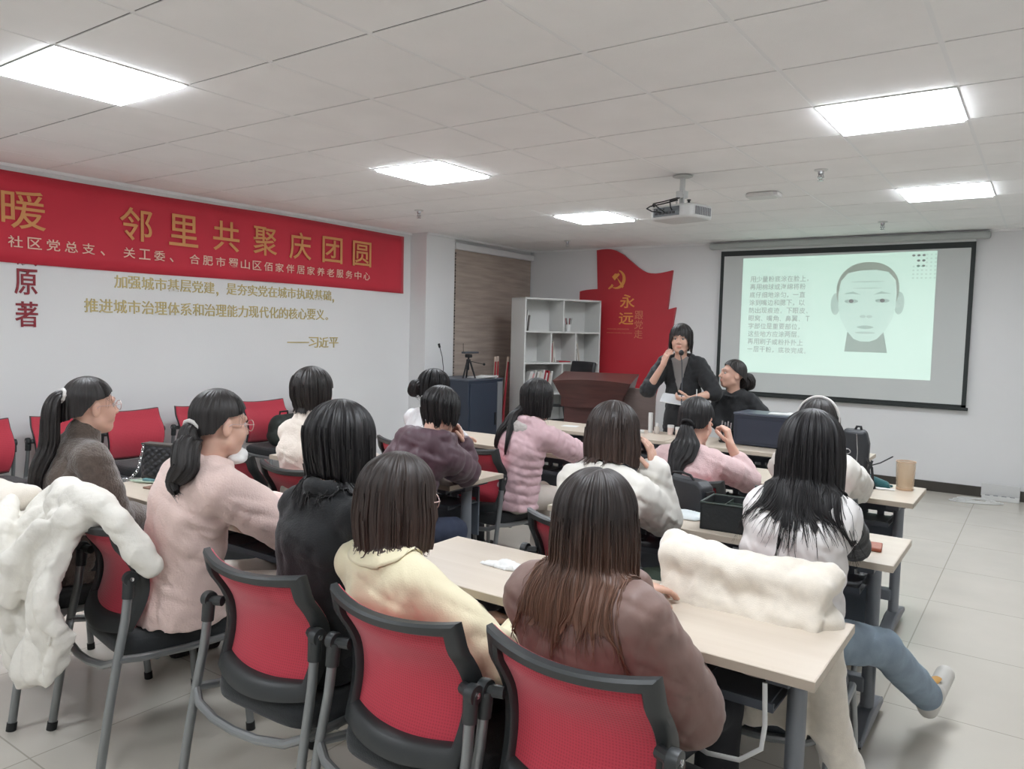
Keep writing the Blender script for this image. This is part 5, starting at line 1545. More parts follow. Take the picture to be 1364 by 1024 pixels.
# 9 pink puffer
def hood9(J):
    F_ = Field(J['N'] - .3, J['N'] + .3, .006); N = J['N']
    F_.ell(N + V3((-.075, -.07, .0)), (.065, .045, .045), None, .03).ell(N + V3((-.115, -.02, .012)), (.045, .05, .035), None, .03).ell(N + V3((-.01, -.085, -.005)), (.06, .028, .032), None, .03)
    F_.wrinkle(.010, 60, 9)
    field_obj('hood_lining', F_, C_GREYFUR, J['root'])
person('woman in pink quilted puffer jacket and off-white trousers with straight black hair', (.13, 2.30, .57), -.08, (.265, 2.37, 1.155), hyaw=-.25, hpitch=.15, h=.006,
       arms={-1: [(-.16, .52, .80), (.02, .64, .80)], 1: [(.26, .36, .80), (.10, .54, .80)]}, hands={s: HD(s) for s in (-1, 1)}, legs=M_WTROU,
       knees={-1: (-.08, .42, .50), 1: (.14, .40, .50)}, ankles={-1: (-.08, .40, .085), 1: (.16, .36, .085)},
       top=[dict(name='puffer_jacket', mat=C_PINKP, th=.030, collar='ring', hem=-.07, quilt=(.058, .009), wr=(.007, 24), fat=1.0, k=.04)],
       hair=dict(st=shape([(0, .03), (40, .01), (52, -.09), (90, -.12), (180, -.13)], vol=.016, locks=60, lock_ext=(0, .03), flare=[(0, 1), (.4, 1.0), (1, .86)], ref=.17), mat=H_BLACK, seed=9,
                 tails=[dict(pts=[(-.05, -.07, -.05), (-.07, -.10, -.12), (-.10, -.13, -.22), (-.125, -.15, -.31)], r=[.02, .026, .020, .006], strands=30), dict(pts=[(-.03, -.09, -.06), (-.035, -.12, -.13), (-.055, -.14, -.22), (-.06, -.15, -.31)], r=[.02, .024, .016, .005], strands=30, seed=7)]), extra=hood9)
# 10 white puffer
person('woman in white puffer jacket with dark brown bob, cheek against her raised hand', (1.37, 1.09, .57), -.06, (1.365, 1.25, 1.155), hpitch=.15, h=.006,
       arms={-1: [(-.2, .42, .80), (-.06, .54, .80)], 1: [(.115, .36, .80), (.115, .275, 1.0)]}, hands={1: dict(d=(-.12, -.12, 1), n=(-1, -.2, .0), curl=.25), -1: HD(-1)},
       legs=mat('dark_green_trousers', (62, 74, 62), .9, bump=.2, bscale=200),
       top=[dict(name='puffer_jacket', mat=C_WPUFF, th=.040, collar='ring', hem=-.10, wr=(.012, 19), fat=1.05, k=.05, quilt=(.15, .010))],
       hair=dict(st=shape([(0, .03), (36, .01), (48, -.10), (80, -.125), (180, -.140)], vol=.026, locks=60, lock_ext=(0, .02), flare=[(0, 1), (.4, 1.08), (.8, 1.05), (1, .94)], ref=.18, groove=.004), mat=H_DBROWN, seed=15))
# 11 dusty pink, low ponytail
person('woman in dusty pink sweater with low black ponytail, hand raised to her cheek', (1.33, 2.20, .57), -.05, (1.30, 2.32, 1.115), hpitch=.2, h=.006,
       arms={-1: [(-.18, .50, .80), (-.085, .30, .985)], 1: [(.165, .36, .80), (.095, .27, .985)]}, hands={1: dict(d=(-.25, -.05, 1), n=(-1, -.1, -.1), curl=.9, thumb=.3), -1: dict(d=(.1, -.1, 1), n=(1, -.3, 0), curl=.6)}, legs=M_WTROU,
       top=[dict(name='sweater', mat=C_PINKS, th=.026, collar='low', hem=-.14, wr=(.008, 20), fat=1.15, k=.05, sleeve=.55)],
       hair=dict(st=shape(CAPL, vol=.016, jag=.003, locks=10, lock_range=(40, 75), lock_ext=(.01, .04), groove=.002, lock_r=.0016, drape=False), mat=H_BLACK, seed=10,
                 tails=[dict(pts=[(.0, -.095, -.02), (.0, -.125, -.05), (.01, -.14, -.12), (.01, -.155, -.19), (.0, -.165, -.26)], r=[.022, .034, .066, .064, .030], flat=.42, tie=M_TIEK, tie_at=.3, strands=70)]))
# 12 white vest, long hair, jeans
p12 = dict(arms={-1: [(-.2, .40, .80), (-.06, .56, .80)], 1: [(.16, .34, .81), (.0, .52, .80)]})
person('woman in white padded vest with black sleeves, long black hair, jeans and white shoes', (2.10, 1.12, .57), .0, (2.155, 1.19, 1.185), hpitch=.12, sh_w=.142,
       knees={-1: (-.10, .42, .50), 1: (.27, .34, .455)}, ankles={-1: (-.1, .45, .085), 1: (.385, .78, .135)}, legs=M_DENIM, shoe=M_SHOEW, toes={-1: (-.1, 1, 0), 1: (.22, .72, .62)}, shin_cover=.055,
       hands={s: HD(s) for s in (-1, 1)}, **p12,
       top=[dict(name='black_sweater', mat=C_BLACKS, th=.014, collar='ring', wr=(.006, 24), fat=1.0),
            dict(name='padded_vest', mat=C_WVEST, th=.042, sleeves=False, collar='ring', hem=-.12, quilt=(.145, .013), wr=(.009, 17), k=.06, main=True)],
       hair=dict(st=shape([(0, .03), (36, .0), (48, -.12), (80, -.14), (105, -.155), (130, -.25), (180, -.28)], vol=.028, jag=.022, locks=360, lock_ext=(.0, .10), lock_range=(118, 180), lock_r=.0017, flare=[(0, 1), (.25, 1.05), (.6, 1.04), (1, .95)], ref=.26, groove=.006, nphi=320), mat=H_BLACK, seed=21))
# 13 hidden behind the long hair
def band13(J):
    hc, R = J['hc'], J['R']
    pts = [Vector(hc + R @ (V3((0, -.014, .03)) + V3((.0965 * math.cos(a), -.012, .109 * math.sin(a))))) for a in [PI * k / 24 for k in range(-2, 27)]]
    obj('headband', MB().tube(pts, .007, 8, up=(0, 1, 0)), M_TIEW, J['root'])
person('woman with a white headband mostly hidden behind the long black hair and white vest', (1.93, 2.24, .57), .0, (1.905, 2.36, 1.145), hpitch=.1, h=.006,
       arms={-1: [(-.2, .46, .80), (-.06, .60, .80)], 1: [(.105, .42, .81), (-.02, .60, .80)]}, hands={s: HD(s) for s in (-1, 1)},
       top=[dict(name='white_jacket', mat=C_WPUFF, th=.036, collar='ring', hem=-.10, wr=(.012, 17), fat=1.1, k=.05)],
       hair=dict(st=shape([(0, .03), (38, .01), (50, -.12), (90, -.15), (180, -.17)], vol=.020, locks=60, flare=FL_STR), mat=H_SOFT, seed=23), extra=band13)
# 14 seated woman in black, head turned to the speaker
person('seated woman in black top looking sideways at the speaker, beside the projection screen', (.74, 4.86, .62), PI + .12, (.635, 4.80, 1.25), hyaw=-1.0, hpitch=-.12, h=.0045,
       arms={-1: [(-.22, .05, .84), (-.08, .2, .72)], 1: [(.22, .05, .84), (.08, .2, .72)]}, hands={s: HD(s) for s in (-1, 1)},
       top=[dict(name='black_top', mat=C_BLZ, th=.020, collar='low', hem=-.1, wr=(.007, 20), fat=1.1, k=.04)],
       hair=dict(st=shape([(0, .075), (40, .07), (60, .045), (80, .02), (100, .0), (130, -.04), (180, -.06)], vol=.013, jag=.002, locks=8, lock_range=(45, 70), lock_ext=(0, .02), groove=.0016, lock_r=.0015, drape=False), mat=H_SOFT, seed=30,
                 tails=[dict(pts=[(0, -.095, .0), (0, -.14, -.01), (.0, -.165, -.06), (.03, -.155, -.14), (.05, -.13, -.22)], r=[.022, .040, .052, .05, .03], nhead=3, tie=M_TIEK, tie_at=.3)]))
# 15 the standing speaker
def paper15(J): pass
person('standing woman in black blazer with short black hair speaking at the microphone', (.28, 4.66, .87), PI + .22, (.245, 4.60, 1.535), hyaw=.0, hpitch=.02, h=.004, sh_w=.152,
       knees={-1: (-.09, .02, .47), 1: (.09, .02, .47)}, ankles={-1: (-.1, -.01, .085), 1: (.1, -.01, .085)}, skirt=True, legs=C_BLZ,
       arms={-1: [(-.245, .04, 1.09), (-.085, .245, 1.045)], 1: [(.30, .10, 1.095), (.165, .17, 1.315)]},
       hands={1: dict(d=(-.32, .10, 1), n=(-.75, -.65, .0), curl=.42, thumb=.5), -1: dict(d=(.93, .30, -.12), n=(.2, -.6, .75), curl=.75, thumb=.8)},
       top=[dict(name='grey_inner_top', mat=C_GREYT, th=.010, sleeves=False, hem=.0),
            dict(name='black_blazer', mat=C_BLZ, th=.024, collar=None, hem=-.10, wr=(.008, 22), fat=1.3, sleeve=.12, flare=.01, k=.05, open=.05, cuff=True, main=True)],
       hair=dict(st=shape([(0, .024), (26, .022), (40, .012), (54, -.03), (64, -.085), (85, -.105), (130, -.11), (180, -.11)], vol=.020, jag=.012, locks=70, lock_range=(50, 110), lock_ext=(0, .03), flare=[(0, 1), (.4, 1.03), (.8, .97), (1, .9)], ref=.17, groove=.003), mat=H_SOFT, seed=33))

# ------------------------------------------------------------------ coats hung on chairs
def coat(name, label, chair_root, build, m, lo, hi, h=.008, wr=(.010, 18, 1.0), seed=2, gap=True):
    t = thing(name, label, 'coat', chair_root.location, chair_root.rotation_euler.z)
    F_ = Field(lo, hi, h); build(F_)
    F_.wrinkle(wr[0], wr[1], seed, wr[2])
    field_obj('shell', F_, m, t)
    return t
M_COATW = cloth('white_down_coat', (222, 218, 209), rough=.65, bump=.7, bscale=22, sheen=.15)
M_COATF = cloth('cream_fleece_coat', (226, 217, 204), bump=.4, bscale=300, sheen=.5)
M_COATFUR = cloth('cream_fur_coat', (226, 217, 203), bump=.22, bscale=420, sheen=.6, var=.05, vscale=40)
def sheet(F, xl, xr, zt, zb, yb, t, folds, lo, hi, round_=.03):
    """cloth sheet behind a chair back: yb(z) its fall, folds(x, z) the outward bulge, edges xl(z), xr(z), zt(x), zb(x)"""
    def fn(X, Y, Z):
        y0 = yb(Z) - folds(X, Z)
        d = np.abs(Y - y0) - t + 0 * X
        for q in (X - xr(Z), xl(Z) - X, Z - zt(X), zb(X) - Z): d = smax(d, (q + 0 * d), round_)
        return d * .75
    F.put(fn, V3(lo), V3(hi), .02)
def sm01(t): t = np.clip(t, 0, 1); return t * t * (3 - 2 * t)
def coat_white(F):
    yb = lambda Z: -.30 - .07 * sm01((.90 - Z) / .16) - .02 * np.sin(Z * 6)
    folds = lambda X, Z: .040 * np.abs(np.sin((X + .10 * np.sin(Z * 4.2 + .6)) * 15)) ** .7 + .020 * np.abs(np.sin((X - .06 * np.sin(Z * 7)) * 33 + Z * 6)) ** .8 + .012 * np.sin(Z * 21 + X * 9)
    sheet(F, lambda Z: -.40 - .06 * np.sin(Z * 5), lambda Z: .10 + .075 * sm01((.86 - Z) / .2) + .02 * np.sin(Z * 15), lambda X: .90 - .10 * np.clip(-X - .1, 0, 1), lambda X: .30 + .12 * np.clip(X + .0, 0, 1) + .03 * np.sin(X * 16), yb, .038, folds, (-.5, -.56, .2), (.28, -.2, 1.0), .05)
    F.chain([(-.30, -.215, .80), (-.30, -.22, .86), (-.28, -.30, .87)], [.05, .055, .05], .03)
    F.chain([(-.13, -.215, .82), (-.12, -.22, .90), (-.10, -.30, .91)], [.05, .06, .055], .03)
    F.chain([(.06, -.225, .86), (.06, -.225, .90), (.04, -.31, .88)], [.045, .055, .055], .03)
    F.chain([(-.30, -.26, .90), (-.16, -.27, .935), (.0, -.27, .935), (.10, -.25, .925)], [.045, .05, .052, .045], .03)
    F.chain([(.02, -.24, .93), (.13, -.235, .92), (.21, -.21, .875), (.265, -.17, .79), (.29, -.14, .735)], [.052, .044, .043, .047, .04], .02)
    F.chain([(-.36, -.40, .88), (-.24, -.47, .80), (-.13, -.475, .66), (-.13, -.46, .50)], [.03, .05, .052, .035], .015)
    F.chain([(.02, -.40, .86), (-.05, -.46, .74), (-.06, -.475, .60)], [.03, .045, .03], .015)
t = coat('puffer_coat', 'white puffer coat draped over the back of the red chair at lower left', CH['c1'], coat_white, M_COATW, (-.5, -.6, .12), (.42, .05, 1.08), wr=(.0075, 58, .8), seed=6)
obj('drawstring', MB().tube([(.115, -.41, .58), (.15, -.42, .565), (.185, -.42, .53), (.175, -.42, .50), (.13, -.42, .505), (.10, -.41, .53)], .004, 8), M_COATW, t)
def coat_fleece(F):
    yb = lambda Z: -.27 - .05 * sm01((.90 - Z) / .14)
    folds = lambda X, Z: .022 * np.abs(np.sin((X + .03 * np.sin(Z * 5)) * 13)) ** .8
    sheet(F, lambda Z: -.29 + 0 * Z, lambda Z: .29 + 0 * Z, lambda X: .905 - .5 * X * X, lambda X: .36 + .03 * np.sin(X * 14), yb, .03, folds, (-.36, -.42, .3), (.36, -.18, .96))
    F.chain([(-.25, -.225, .885), (0, -.25, .87), (.25, -.225, .885)], [.05, .052, .05], .03)
    F.chain([(-.2, -.275, .87), (.2, -.275, .87)], [.04, .04], .03)
coat('fleece_coat', 'cream fleece coat over a chair back at the left edge, behind the white puffer coat', CH['p1'], coat_fleece, M_COATF, (-.4, -.5, .2), (.4, 0, 1.05), wr=(.007, 40, .6), seed=9)
def coat_fur(F):
    yb = lambda Z: -.265 - .045 * sm01((.88 - Z) / .14)
    folds = lambda X, Z: .012 * np.abs(np.sin((X + .03 * np.sin(Z * 6)) * 16 + .5)) ** .8 + .004 * np.abs(np.sin(X * 37 + Z * 4))
    sheet(F, lambda Z: -.27 - .02 * np.sin(Z * 7), lambda Z: .225 + .02 * np.sin(Z * 9), lambda X: .875 + .03 * np.clip(-X, -.2, 1) * 1.2 - .004 * np.sin(X * 15), lambda X: .40 + .04 * np.sin(X * 12), yb, .026, folds, (-.36, -.42, .3), (.3, -.18, .98))
    F.chain([(-.25, -.22, .89), (-.12, -.245, .875), (.0, -.25, .868), (.12, -.24, .868), (.225, -.215, .872)], [.048, .045, .043, .045, .048], .03)
    F.chain([(-.23, -.27, .875), (.0, -.285, .855), (.2, -.27, .85)], [.04, .04, .04], .03)
    F.chain([(.17, -.24, .83), (.225, -.25, .75), (.24, -.265, .62), (.255, -.255, .46), (.29, -.205, .32), (.325, -.155, .19)], [.045, .052, .052, .053, .055, .05], .02)
coat('fur_coat', 'cream fur coat hung on the chair behind the white vest, one sleeve trailing down', CH['r2b'], coat_fur, M_COATFUR, (-.45, -.5, .02), (.55, .05, 1.08), wr=(.008, 48, .6), seed=12)

# ------------------------------------------------------------------ things on the desks
ZT = .7505
def soft(name, label, cat, c, blobs, m, wr=(.005, 60), h=.004, ext=.2, seed=4, rot=0):
    F_ = Field((-ext, -ext, -.02), (ext, ext, ext), h)
    for a, b, ra, rb, k in blobs: F_.cap(a, b, ra, rb, k)
    F_.wrinkle(wr[0], wr[1], seed)
    X, Y, Z = F_.xyz((slice(None),) * 3); F_.F = np.maximum(F_.F, (0.0008 - Z).astype(np.float32) + 0 * F_.F)
    o = field_obj(name, F_, m, None); o.location = c; o.rotation_euler = (0, 0, rot)
    return tag(o, label, cat)
soft('tissue', 'crumpled white tissue on the nearest right-hand desk', 'tissue', (1.29, .60, ZT), [((-.06, -.01, -.004), (.05, .015, -.004), .012, .014, .02), ((-.03, .03, -.004), (.05, -.025, .0), .014, .012, .02), ((-.08, -.025, -.004), (.03, -.03, -.004), .008, .010, .02), ((.0, .0, .004), (.03, .035, -.003), .010, .010, .02)], M_PAPER, (.010, 110), .003, .12)
# quilted handbag
M_LEA = mat('black_quilted_leather', (34, 34, 38), .38, bump=.1, bscale=120)
t = thing('handbag', 'black quilted handbag with chain strap on the nearest left-hand desk', 'handbag', (-.90, .66, ZT), .30)
def quilt_pt(u, v, side):
    x = (u - .5) * .30; z = .008 + v * .175
    q = abs(math.sin((x * .7 + z) * PI / .034)) ** .5 * abs(math.sin((x * .7 - z) * PI / .034)) ** .5
    ed = min(1, min(u, 1 - u) * 8, min(v, 1 - v) * 8)
    return (x * (1 - .06 * v), side * (.028 + .010 * q * ed + .012 * ed * (1 - v)), z)
b_ = MB()
b_.grid(lambda u, v: quilt_pt(u, v, -1), 60, 40); b_.grid(lambda u, v: quilt_pt(1 - u, v, 1), 60, 40)
obj('quilted_panels', b_, M_LEA, t, smooth=50)
obj('gusset', MB().prism([(-.15, .002), (.15, .002), (.141, .186), (-.141, .186)], -.029, .029), M_LEA, t, smooth=0, bevel=.006)
obj('top_trim', MB().bx(-.146, .146, -.032, .032, .182, .192), mat('dark_metal_trim', (92, 88, 84), .3, metal=.7), t, smooth=0, bevel=.003)
c_ = MB(); cp = [Vector((-.125, -.036, .178)), Vector((-.132, -.045, .12)), Vector((-.14, -.06, .05)), Vector((-.165, -.09, .008)), Vector((-.20, -.11, .005))]
for i in range(len(cp) - 1):
    nseg = max(3, int((cp[i + 1] - cp[i]).length / .011))
    for k in range(nseg):
        p = cp[i].lerp(cp[i + 1], k / nseg); ring = [(p.x + .0055 * math.cos(a) * (1 if k % 2 else .5), p.y + .004 * math.cos(a) * (0 if k % 2 else 1), p.z + .0075 * math.sin(a)) for a in [2 * PI * q / 8 for q in range(9)]]
        c_.tube(ring, .0016, 5, cap=False)
obj('chain_strap', c_, M_METAL, t)
def phone(name, label, c, rz, m, w_=.075, l=.155, th=.009, cat='phone'):
    t = thing(name, label, cat, c, rz)
    obj('body', MB().bx(-l / 2, l / 2, -w_ / 2, w_ / 2, 0, th), m, t, smooth=0, bevel=.004)
    return t
t = phone('phone', 'brown-cased phone lying on the desk before the quilted handbag', (-.74, .52, ZT), .15, mat('brown_phone_case', (128, 98, 84), .5))
obj('camera_bump', MB().bx(.035, .065, -.03, -.005, .009, .0105), M_BLACK, t, smooth=0, bevel=.001)
t = thing('key_bundle', 'small heap of keys and pale lanyard beside the quilted handbag', 'keys', (-.93, .56, ZT), .2)
cc = []
for k in range(60):
    a = k * .42; cc.append((.07 * math.cos(a) + .02 * math.sin(2.3 * a), .028 * math.sin(a * 1.13), .004 + .006 * abs(math.sin(a * .7))))
obj('lanyard', MB().tube(cc, .003, 6), mat('pale_green_cord', (170, 186, 168), .6), t)
obj('charm', MB().bx(-.02, .05, -.012, .012, .008, .022), mat('teal_charm', (96, 136, 140), .4), t, smooth=0, bevel=.005)
obj('key', MB().bx(.03, .075, .012, .018, .003, .006).lathe([(.011, 0), (.011, .003)], 14, (.022, .015, .003)), M_METAL, t, smooth=0)
t = thing('paper_card', 'white printed card on the desk by the pale pink sleeve', 'card', (.30, .62, ZT), -.3)
obj('card', MB().bx(-.06, .06, -.04, .04, 0, .0015), M_PAPER, t, smooth=0)
b_ = MB()
for k in range(5):
    for q in range(5):
        if (k * 3 + q * 5) % 4: b_.bx(-.05 + q * .02, -.036 + q * .02, -.03 + k * .013, -.024 + k * .013, .0015, .0019)
obj('printing', b_, M_DGREY, t, smooth=0)
soft('tissue_pack', 'white and pale blue tissue pack on the desk by the white puffer sleeve', 'tissue pack', (1.50, 1.70, ZT), [((-.07, 0, .005), (.07, .01, .005), .022, .022, .02), ((-.05, -.035, .0), (.06, -.03, .0), .02, .02, .03), ((-.05, .03, .0), (.03, .035, .0), .018, .02, .03)], mat('tissue_pack_film', (214, 220, 222), .4, var=.12, vscale=14), (.006, 60), .004, .16)
# black hand bag standing at the back of desk two
t = thing('black_bag', 'plain black bag standing on the second right-hand desk beside the tissue pack', 'bag', (1.44, 1.845, ZT), -.30)
obj('body', MB().prism([(-.145, 0), (.145, 0), (.135, .125), (.10, .15), (-.10, .155), (-.137, .14)], -.045, .045), mat('soft_black_leather', (40, 42, 46), .5, bump=.15, bscale=40), t, smooth=30, bevel=.014, seg=3)
obj('handle', MB().tube([(-.07, -.02, .15), (-.05, -.025, .172), (.0, -.03, .18), (.05, -.025, .172), (.07, -.02, .15)], .006, 8), M_BLACK, t)
obj('side_strap', MB().bx(.142, .15, -.03, .03, .005, .11), M_BLACK, t, smooth=0, bevel=.002)
# open black case
t = thing('makeup_case', 'open black box case on the second right-hand desk beside the white vest', 'case', (1.76, 1.655, ZT), .06)
cx_, cy_ = .135, .095
M_CASEK = mat('black_case_cloth', (34, 37, 38), .6, bump=.15, bscale=80)
w_ = MB().bx(-cx_, cx_, -cy_, -cy_ + .006, 0, .115).bx(-cx_, cx_, cy_ - .006, cy_, 0, .115).bx(-cx_, -cx_ + .006, -cy_, cy_, 0, .115).bx(cx_ - .006, cx_, -cy_, cy_, 0, .115).bx(-cx_, cx_, -cy_, cy_, 0, .008)
obj('body', w_, M_CASEK, t, smooth=0)
obj('rim', MB().tube([(-cx_, -cy_, .115), (cx_, -cy_, .115), (cx_, cy_, .115), (-cx_, cy_, .115), (-cx_, -cy_, .115)], .004, 8, cap=False), mat('case_rim', (62, 72, 66), .4), t)
obj('tray', MB().bx(-cx_ + .006, cx_ - .006, -cy_ + .006, cy_ - .006, .075, .082), mat('case_inside', (44, 56, 48), .6), t, smooth=0)
d_ = MB()
for k in (-.045, .05): d_.bx(k - .002, k + .002, -cy_ + .006, cy_ - .006, .08, .108)
d_.bx(-.045, cx_ - .006, -.002, .002, .08, .108)
obj('divider', d_, MATS['case_rim'], t, smooth=0)
obj('clasp', MB().bx(.05, .11, -cy_ - .004, -cy_ + .012, .10, .122), M_METAL, t, smooth=0, bevel=.003)
obj('mirror_strip', MB().bx(.05, .125, -.08, -.01, .109, .113), M_METAL, t, smooth=0)
t = phone('wallet', 'reddish-brown leather wallet on the second right-hand desk', (2.255, 1.70, ZT), .12, mat('tan_leather', (156, 84, 60), .45, bump=.15, bscale=120), .10, .12, .016, 'wallet')
obj('snap', MB().lathe([(.008, 0), (.008, .003), (.004, .004)], 12, M=Matrix.Translation((-.0, -.051, .008)) @ Matrix.Rotation(PI / 2, 4, 'X')), M_METAL, t)
# cup
t = thing('tumbler', 'clear amber tumbler on the corner of the third right-hand desk', 'cup', (2.20, 3.11, ZT))
M_AMB = mat('amber_plastic', (214, 190, 160), .15); M_AMB.node_tree.nodes['Principled BSDF'].inputs['Alpha'].default_value = .42
obj('glass', MB().lathe([(.043, .0), (.047, .08), (.050, .155), (.047, .155), (.044, .08), (.040, .006)], 32), M_AMB, t, smooth=50)
M_RIMA = mat('amber_rim', (190, 160, 132), .3)
obj('rim', MB().grid(lambda u, v: ((.0495 + .0018 * math.cos(2 * PI * v)) * math.cos(2 * PI * u), (.0495 + .0018 * math.cos(2 * PI * v)) * math.sin(2 * PI * u), .156 + .0022 * math.sin(2 * PI * v)), 32, 8, cu=True, cv=True), M_RIMA, t)
obj('base', MB().lathe([(.0, .0), (.0435, .0), (.0445, .012), (.0, .012)], 32), M_RIMA, t)
soft('teal_cloth', 'folded dark teal cloth on the third right-hand desk left of the amber tumbler', 'cloth', (2.06, 3.10, ZT), [((-.05, .03, .03), (.045, -.025, .018), .03, .022, .02), ((-.03, .03, .015), (.06, -.04, .012), .022, .014, .02), ((.0, .03, .01), (.07, .03, .006), .012, .008, .02)], cloth('teal_fabric', (32, 84, 88), bump=.3), (.005, 50), .004, .16)
soft('tissue', 'small white tissue under the dark teal cloth on the third right-hand desk', 'tissue', (2.12, 3.03, ZT), [((-.05, 0, 0), (.04, .0, 0), .008, .007, .01), ((-.03, -.015, 0), (.03, .018, 0), .007, .008, .01)], M_PAPER, (.003, 80), .003, .1, 8)
# black shoulder bag on desk three
t = thing('shoulder_bag', 'black shoulder bag with dangling straps standing behind the long-haired woman', 'bag', (1.945, 3.03, ZT), .1)
obj('body', MB().prism([(-.075, 0), (.075, 0), (.08, .24), (.06, .315), (-.055, .32), (-.08, .25)], -.06, .06), MATS['soft_black_leather'], t, smooth=30, bevel=.02, seg=3)
obj('zip', MB().tube([(.02, -.064, .05), (.025, -.066, .2), (.015, -.06, .3)], .003, 6), M_METAL, t)
obj('buckle', MB().tube([(-.03 + .02 * math.cos(a), -.068, .2 + .014 * math.sin(a)) for a in [2 * PI * k / 12 for k in range(13)]], .004, 6, cap=False), M_METAL, t)
obj('top_loop', MB().tube([(.0, 0, .31), (.01, 0, .335), (.03, 0, .335), (.035, 0, .31)], .007, 8), M_BLACK, t)
for pts in ([(.07, -.05, .17), (.10, -.06, .12), (.11, -.06, .04), (.12, -.06, .005)], [(.09, -.055, .13), (.14, -.05, .15), (.20, -.04, .19)], [(.10, -.06, .16), (.085, -.07, .11), (.09, -.07, .08)]):
    obj('strap', MB().tube(pts, .007, 8, sq=(1, .5)), M_BLACK, t)
# front desk: big black box and cosmetics
t = thing('equipment_box', 'large black box with papers on it on the front desk', 'box', (1.17, 4.27, ZT), -.06)
obj('body', MB().bx(-.28, .28, -.14, .14, .004, .23), mat('black_box_shell', (40, 45, 58), .5), t, smooth=0, bevel=.008)
obj('lid', MB().bx(-.284, .284, -.144, .144, .23, .247), mat('box_lid_grey', (84, 90, 102), .35), t, smooth=0, bevel=.004)
obj('front_panel', MB().bx(-.25, .25, -.1425, -.1395, .03, .2), mat('box_front', (48, 53, 66), .45), t, smooth=0, bevel=.002)
mb = MB().box((.02, 0, .002), (.21, .15, .003), Matrix.Rotation(.2, 3, 'Z')).box((.12, .02, .005), (.2, .14, .003), Matrix.Rotation(-.1, 3, 'Z'))
tag(obj('paper_sheets', mb, M_PAPER, loc=(1.20, 4.27, ZT + .2475), rotz=-.06, smooth=0), 'white paper sheets lying on top of the large black box', 'papers')
t = thing('brush_pouch', 'black pouch with silver makeup tools beside the large black box', 'pouch', (.82, 4.20, ZT), 0)
obj('pouch', MB().prism([(-.06, 0), (.06, 0), (.05, .10), (-.05, .10)], -.03, .03), M_CASEK, t, smooth=30, bevel=.01)
for k in range(4):
    x = -.045 + k * .03
    obj('tool', MB().tube([(x, -.034, .02 + .012 * (k % 2)), (x * .8, -.036, .10), (x * .75 + .004, -.03, .17 - .01 * (k % 2))], [.006, .005, .007], 8), M_METAL, t)
def bottle(name, label, c, prof, m, cap=None, cm=None, cat='cosmetic'):
    t = thing(name, label, cat, c, 0, 'cosmetics on the front desk')
    obj('body', MB().lathe(prof, 20), m, t, smooth=40)
    if cap: obj('cap', MB().lathe(cap, 20), cm or M_WHITE, t, smooth=40)
bottle('cosmetic_tube', 'tall white cosmetic tube standing on the front desk', (.12, 4.33, ZT), [(.017, 0), (.018, .03), (.020, .13), (.019, .165)], M_WHITE, [(.019, 0), (.019, .028)])
bottle('pump_bottle', 'small clear pump bottle beside the tall white tube', (.19, 4.30, ZT), [(.022, 0), (.023, .05), (.014, .062)], mat('frosted_glass', (214, 206, 198), .25, trans=.3), [(.013, .06), (.013, .085), (.008, .09)])
bottle('cosmetic_jar', 'short pinkish jar on the front desk nearest the pink sweater', (.30, 4.33, ZT), [(.026, 0), (.027, .06)], mat('pale_pink_jar', (214, 192, 184), .3), [(.028, .058), (.028, .078)])
bottle('cosmetic_jar', 'pale round jar with a white lid at the right of the cosmetics', (.38, 4.30, ZT), [(.024, 0), (.025, .05)], mat('cream_jar', (220, 206, 196), .35), [(.026, .05), (.026, .07)])
bottle('cosmetic_box', 'low white dish before the tall white tube', (.06, 4.25, ZT), [(.035, 0), (.04, .02), (.036, .022)], M_WHITE)
t = thing('compact', 'red compact case at the left of the cosmetics', 'compact', (-.03, 4.28, ZT), .2, 'cosmetics on the front desk')
obj('base', MB().bx(-.05, .05, -.035, .035, 0, .012), mat('red_compact', (176, 48, 52), .3), t, smooth=0, bevel=.004)
obj('lid', MB().box((0, .036, .035), (.1, .006, .055), Matrix.Rotation(-.2, 3, 'X')), MATS['red_compact'], t, smooth=0, bevel=.002)
tag(obj('paper_sheet', MB().bx(-.07, .07, -.05, .05, 0, .001), M_PAPER, loc=(-.58, 4.20, ZT), rotz=.2, smooth=0), 'small white paper on the left part of the front desk', 'paper')
# speaker's microphone, booklet, pen
t = thing('desk_microphone', 'slim gooseneck desk microphone in front of the speaker', 'microphone', (.36, 4.38, ZT))
hx, hy, hz = .365 - .36, 4.28 - 4.38, 1.425 - ZT
obj('base', MB().bx(-.05, .05, -.06, .06, 0, .025), M_BLACK, t, smooth=0, bevel=.008)
obj('gooseneck', MB().tube([(0, 0, .02), (.002, 0, .2), (.004, -.005, .45), (.005, -.05 * .6, .60), (hx, hy * .6, hz - .02)], .0045, 8), M_DGREY, t)
obj('foam_head', MB().ball((hx, hy * .6 + .012, hz), .021, 16, 12, (1, 1, 1.15)), M_BLACK, t)
t = thing('booklet', 'white booklet held level in the hand of the standing speaker', 'booklet', (.30, 4.40, 1.035), .06)
obj('cover', MB().box((0, 0, 0), (.235, .10, .006), Matrix.Rotation(.75, 3, 'X') @ Matrix.Rotation(.12, 3, 'Y')), M_PAPER, t, smooth=0)
obj('pages', MB().box((0, .001, .0045), (.23, .096, .004), Matrix.Rotation(.75, 3, 'X') @ Matrix.Rotation(.12, 3, 'Y')), mat('page_grey', (196, 198, 200), .6), t, smooth=0)
t = thing('pen', 'white pen held upright by the standing speaker', 'pen', (.475, 4.42, 1.06), 0)
obj('barrel', MB().tube([(0, 0, -.03), (.0, .0, .07)], [.0045, .0045], 10), M_WHITE, t)
obj('tip', MB().tube([(0, 0, -.03), (0, 0, -.045)], [.0045, .001], 10), M_METAL, t)
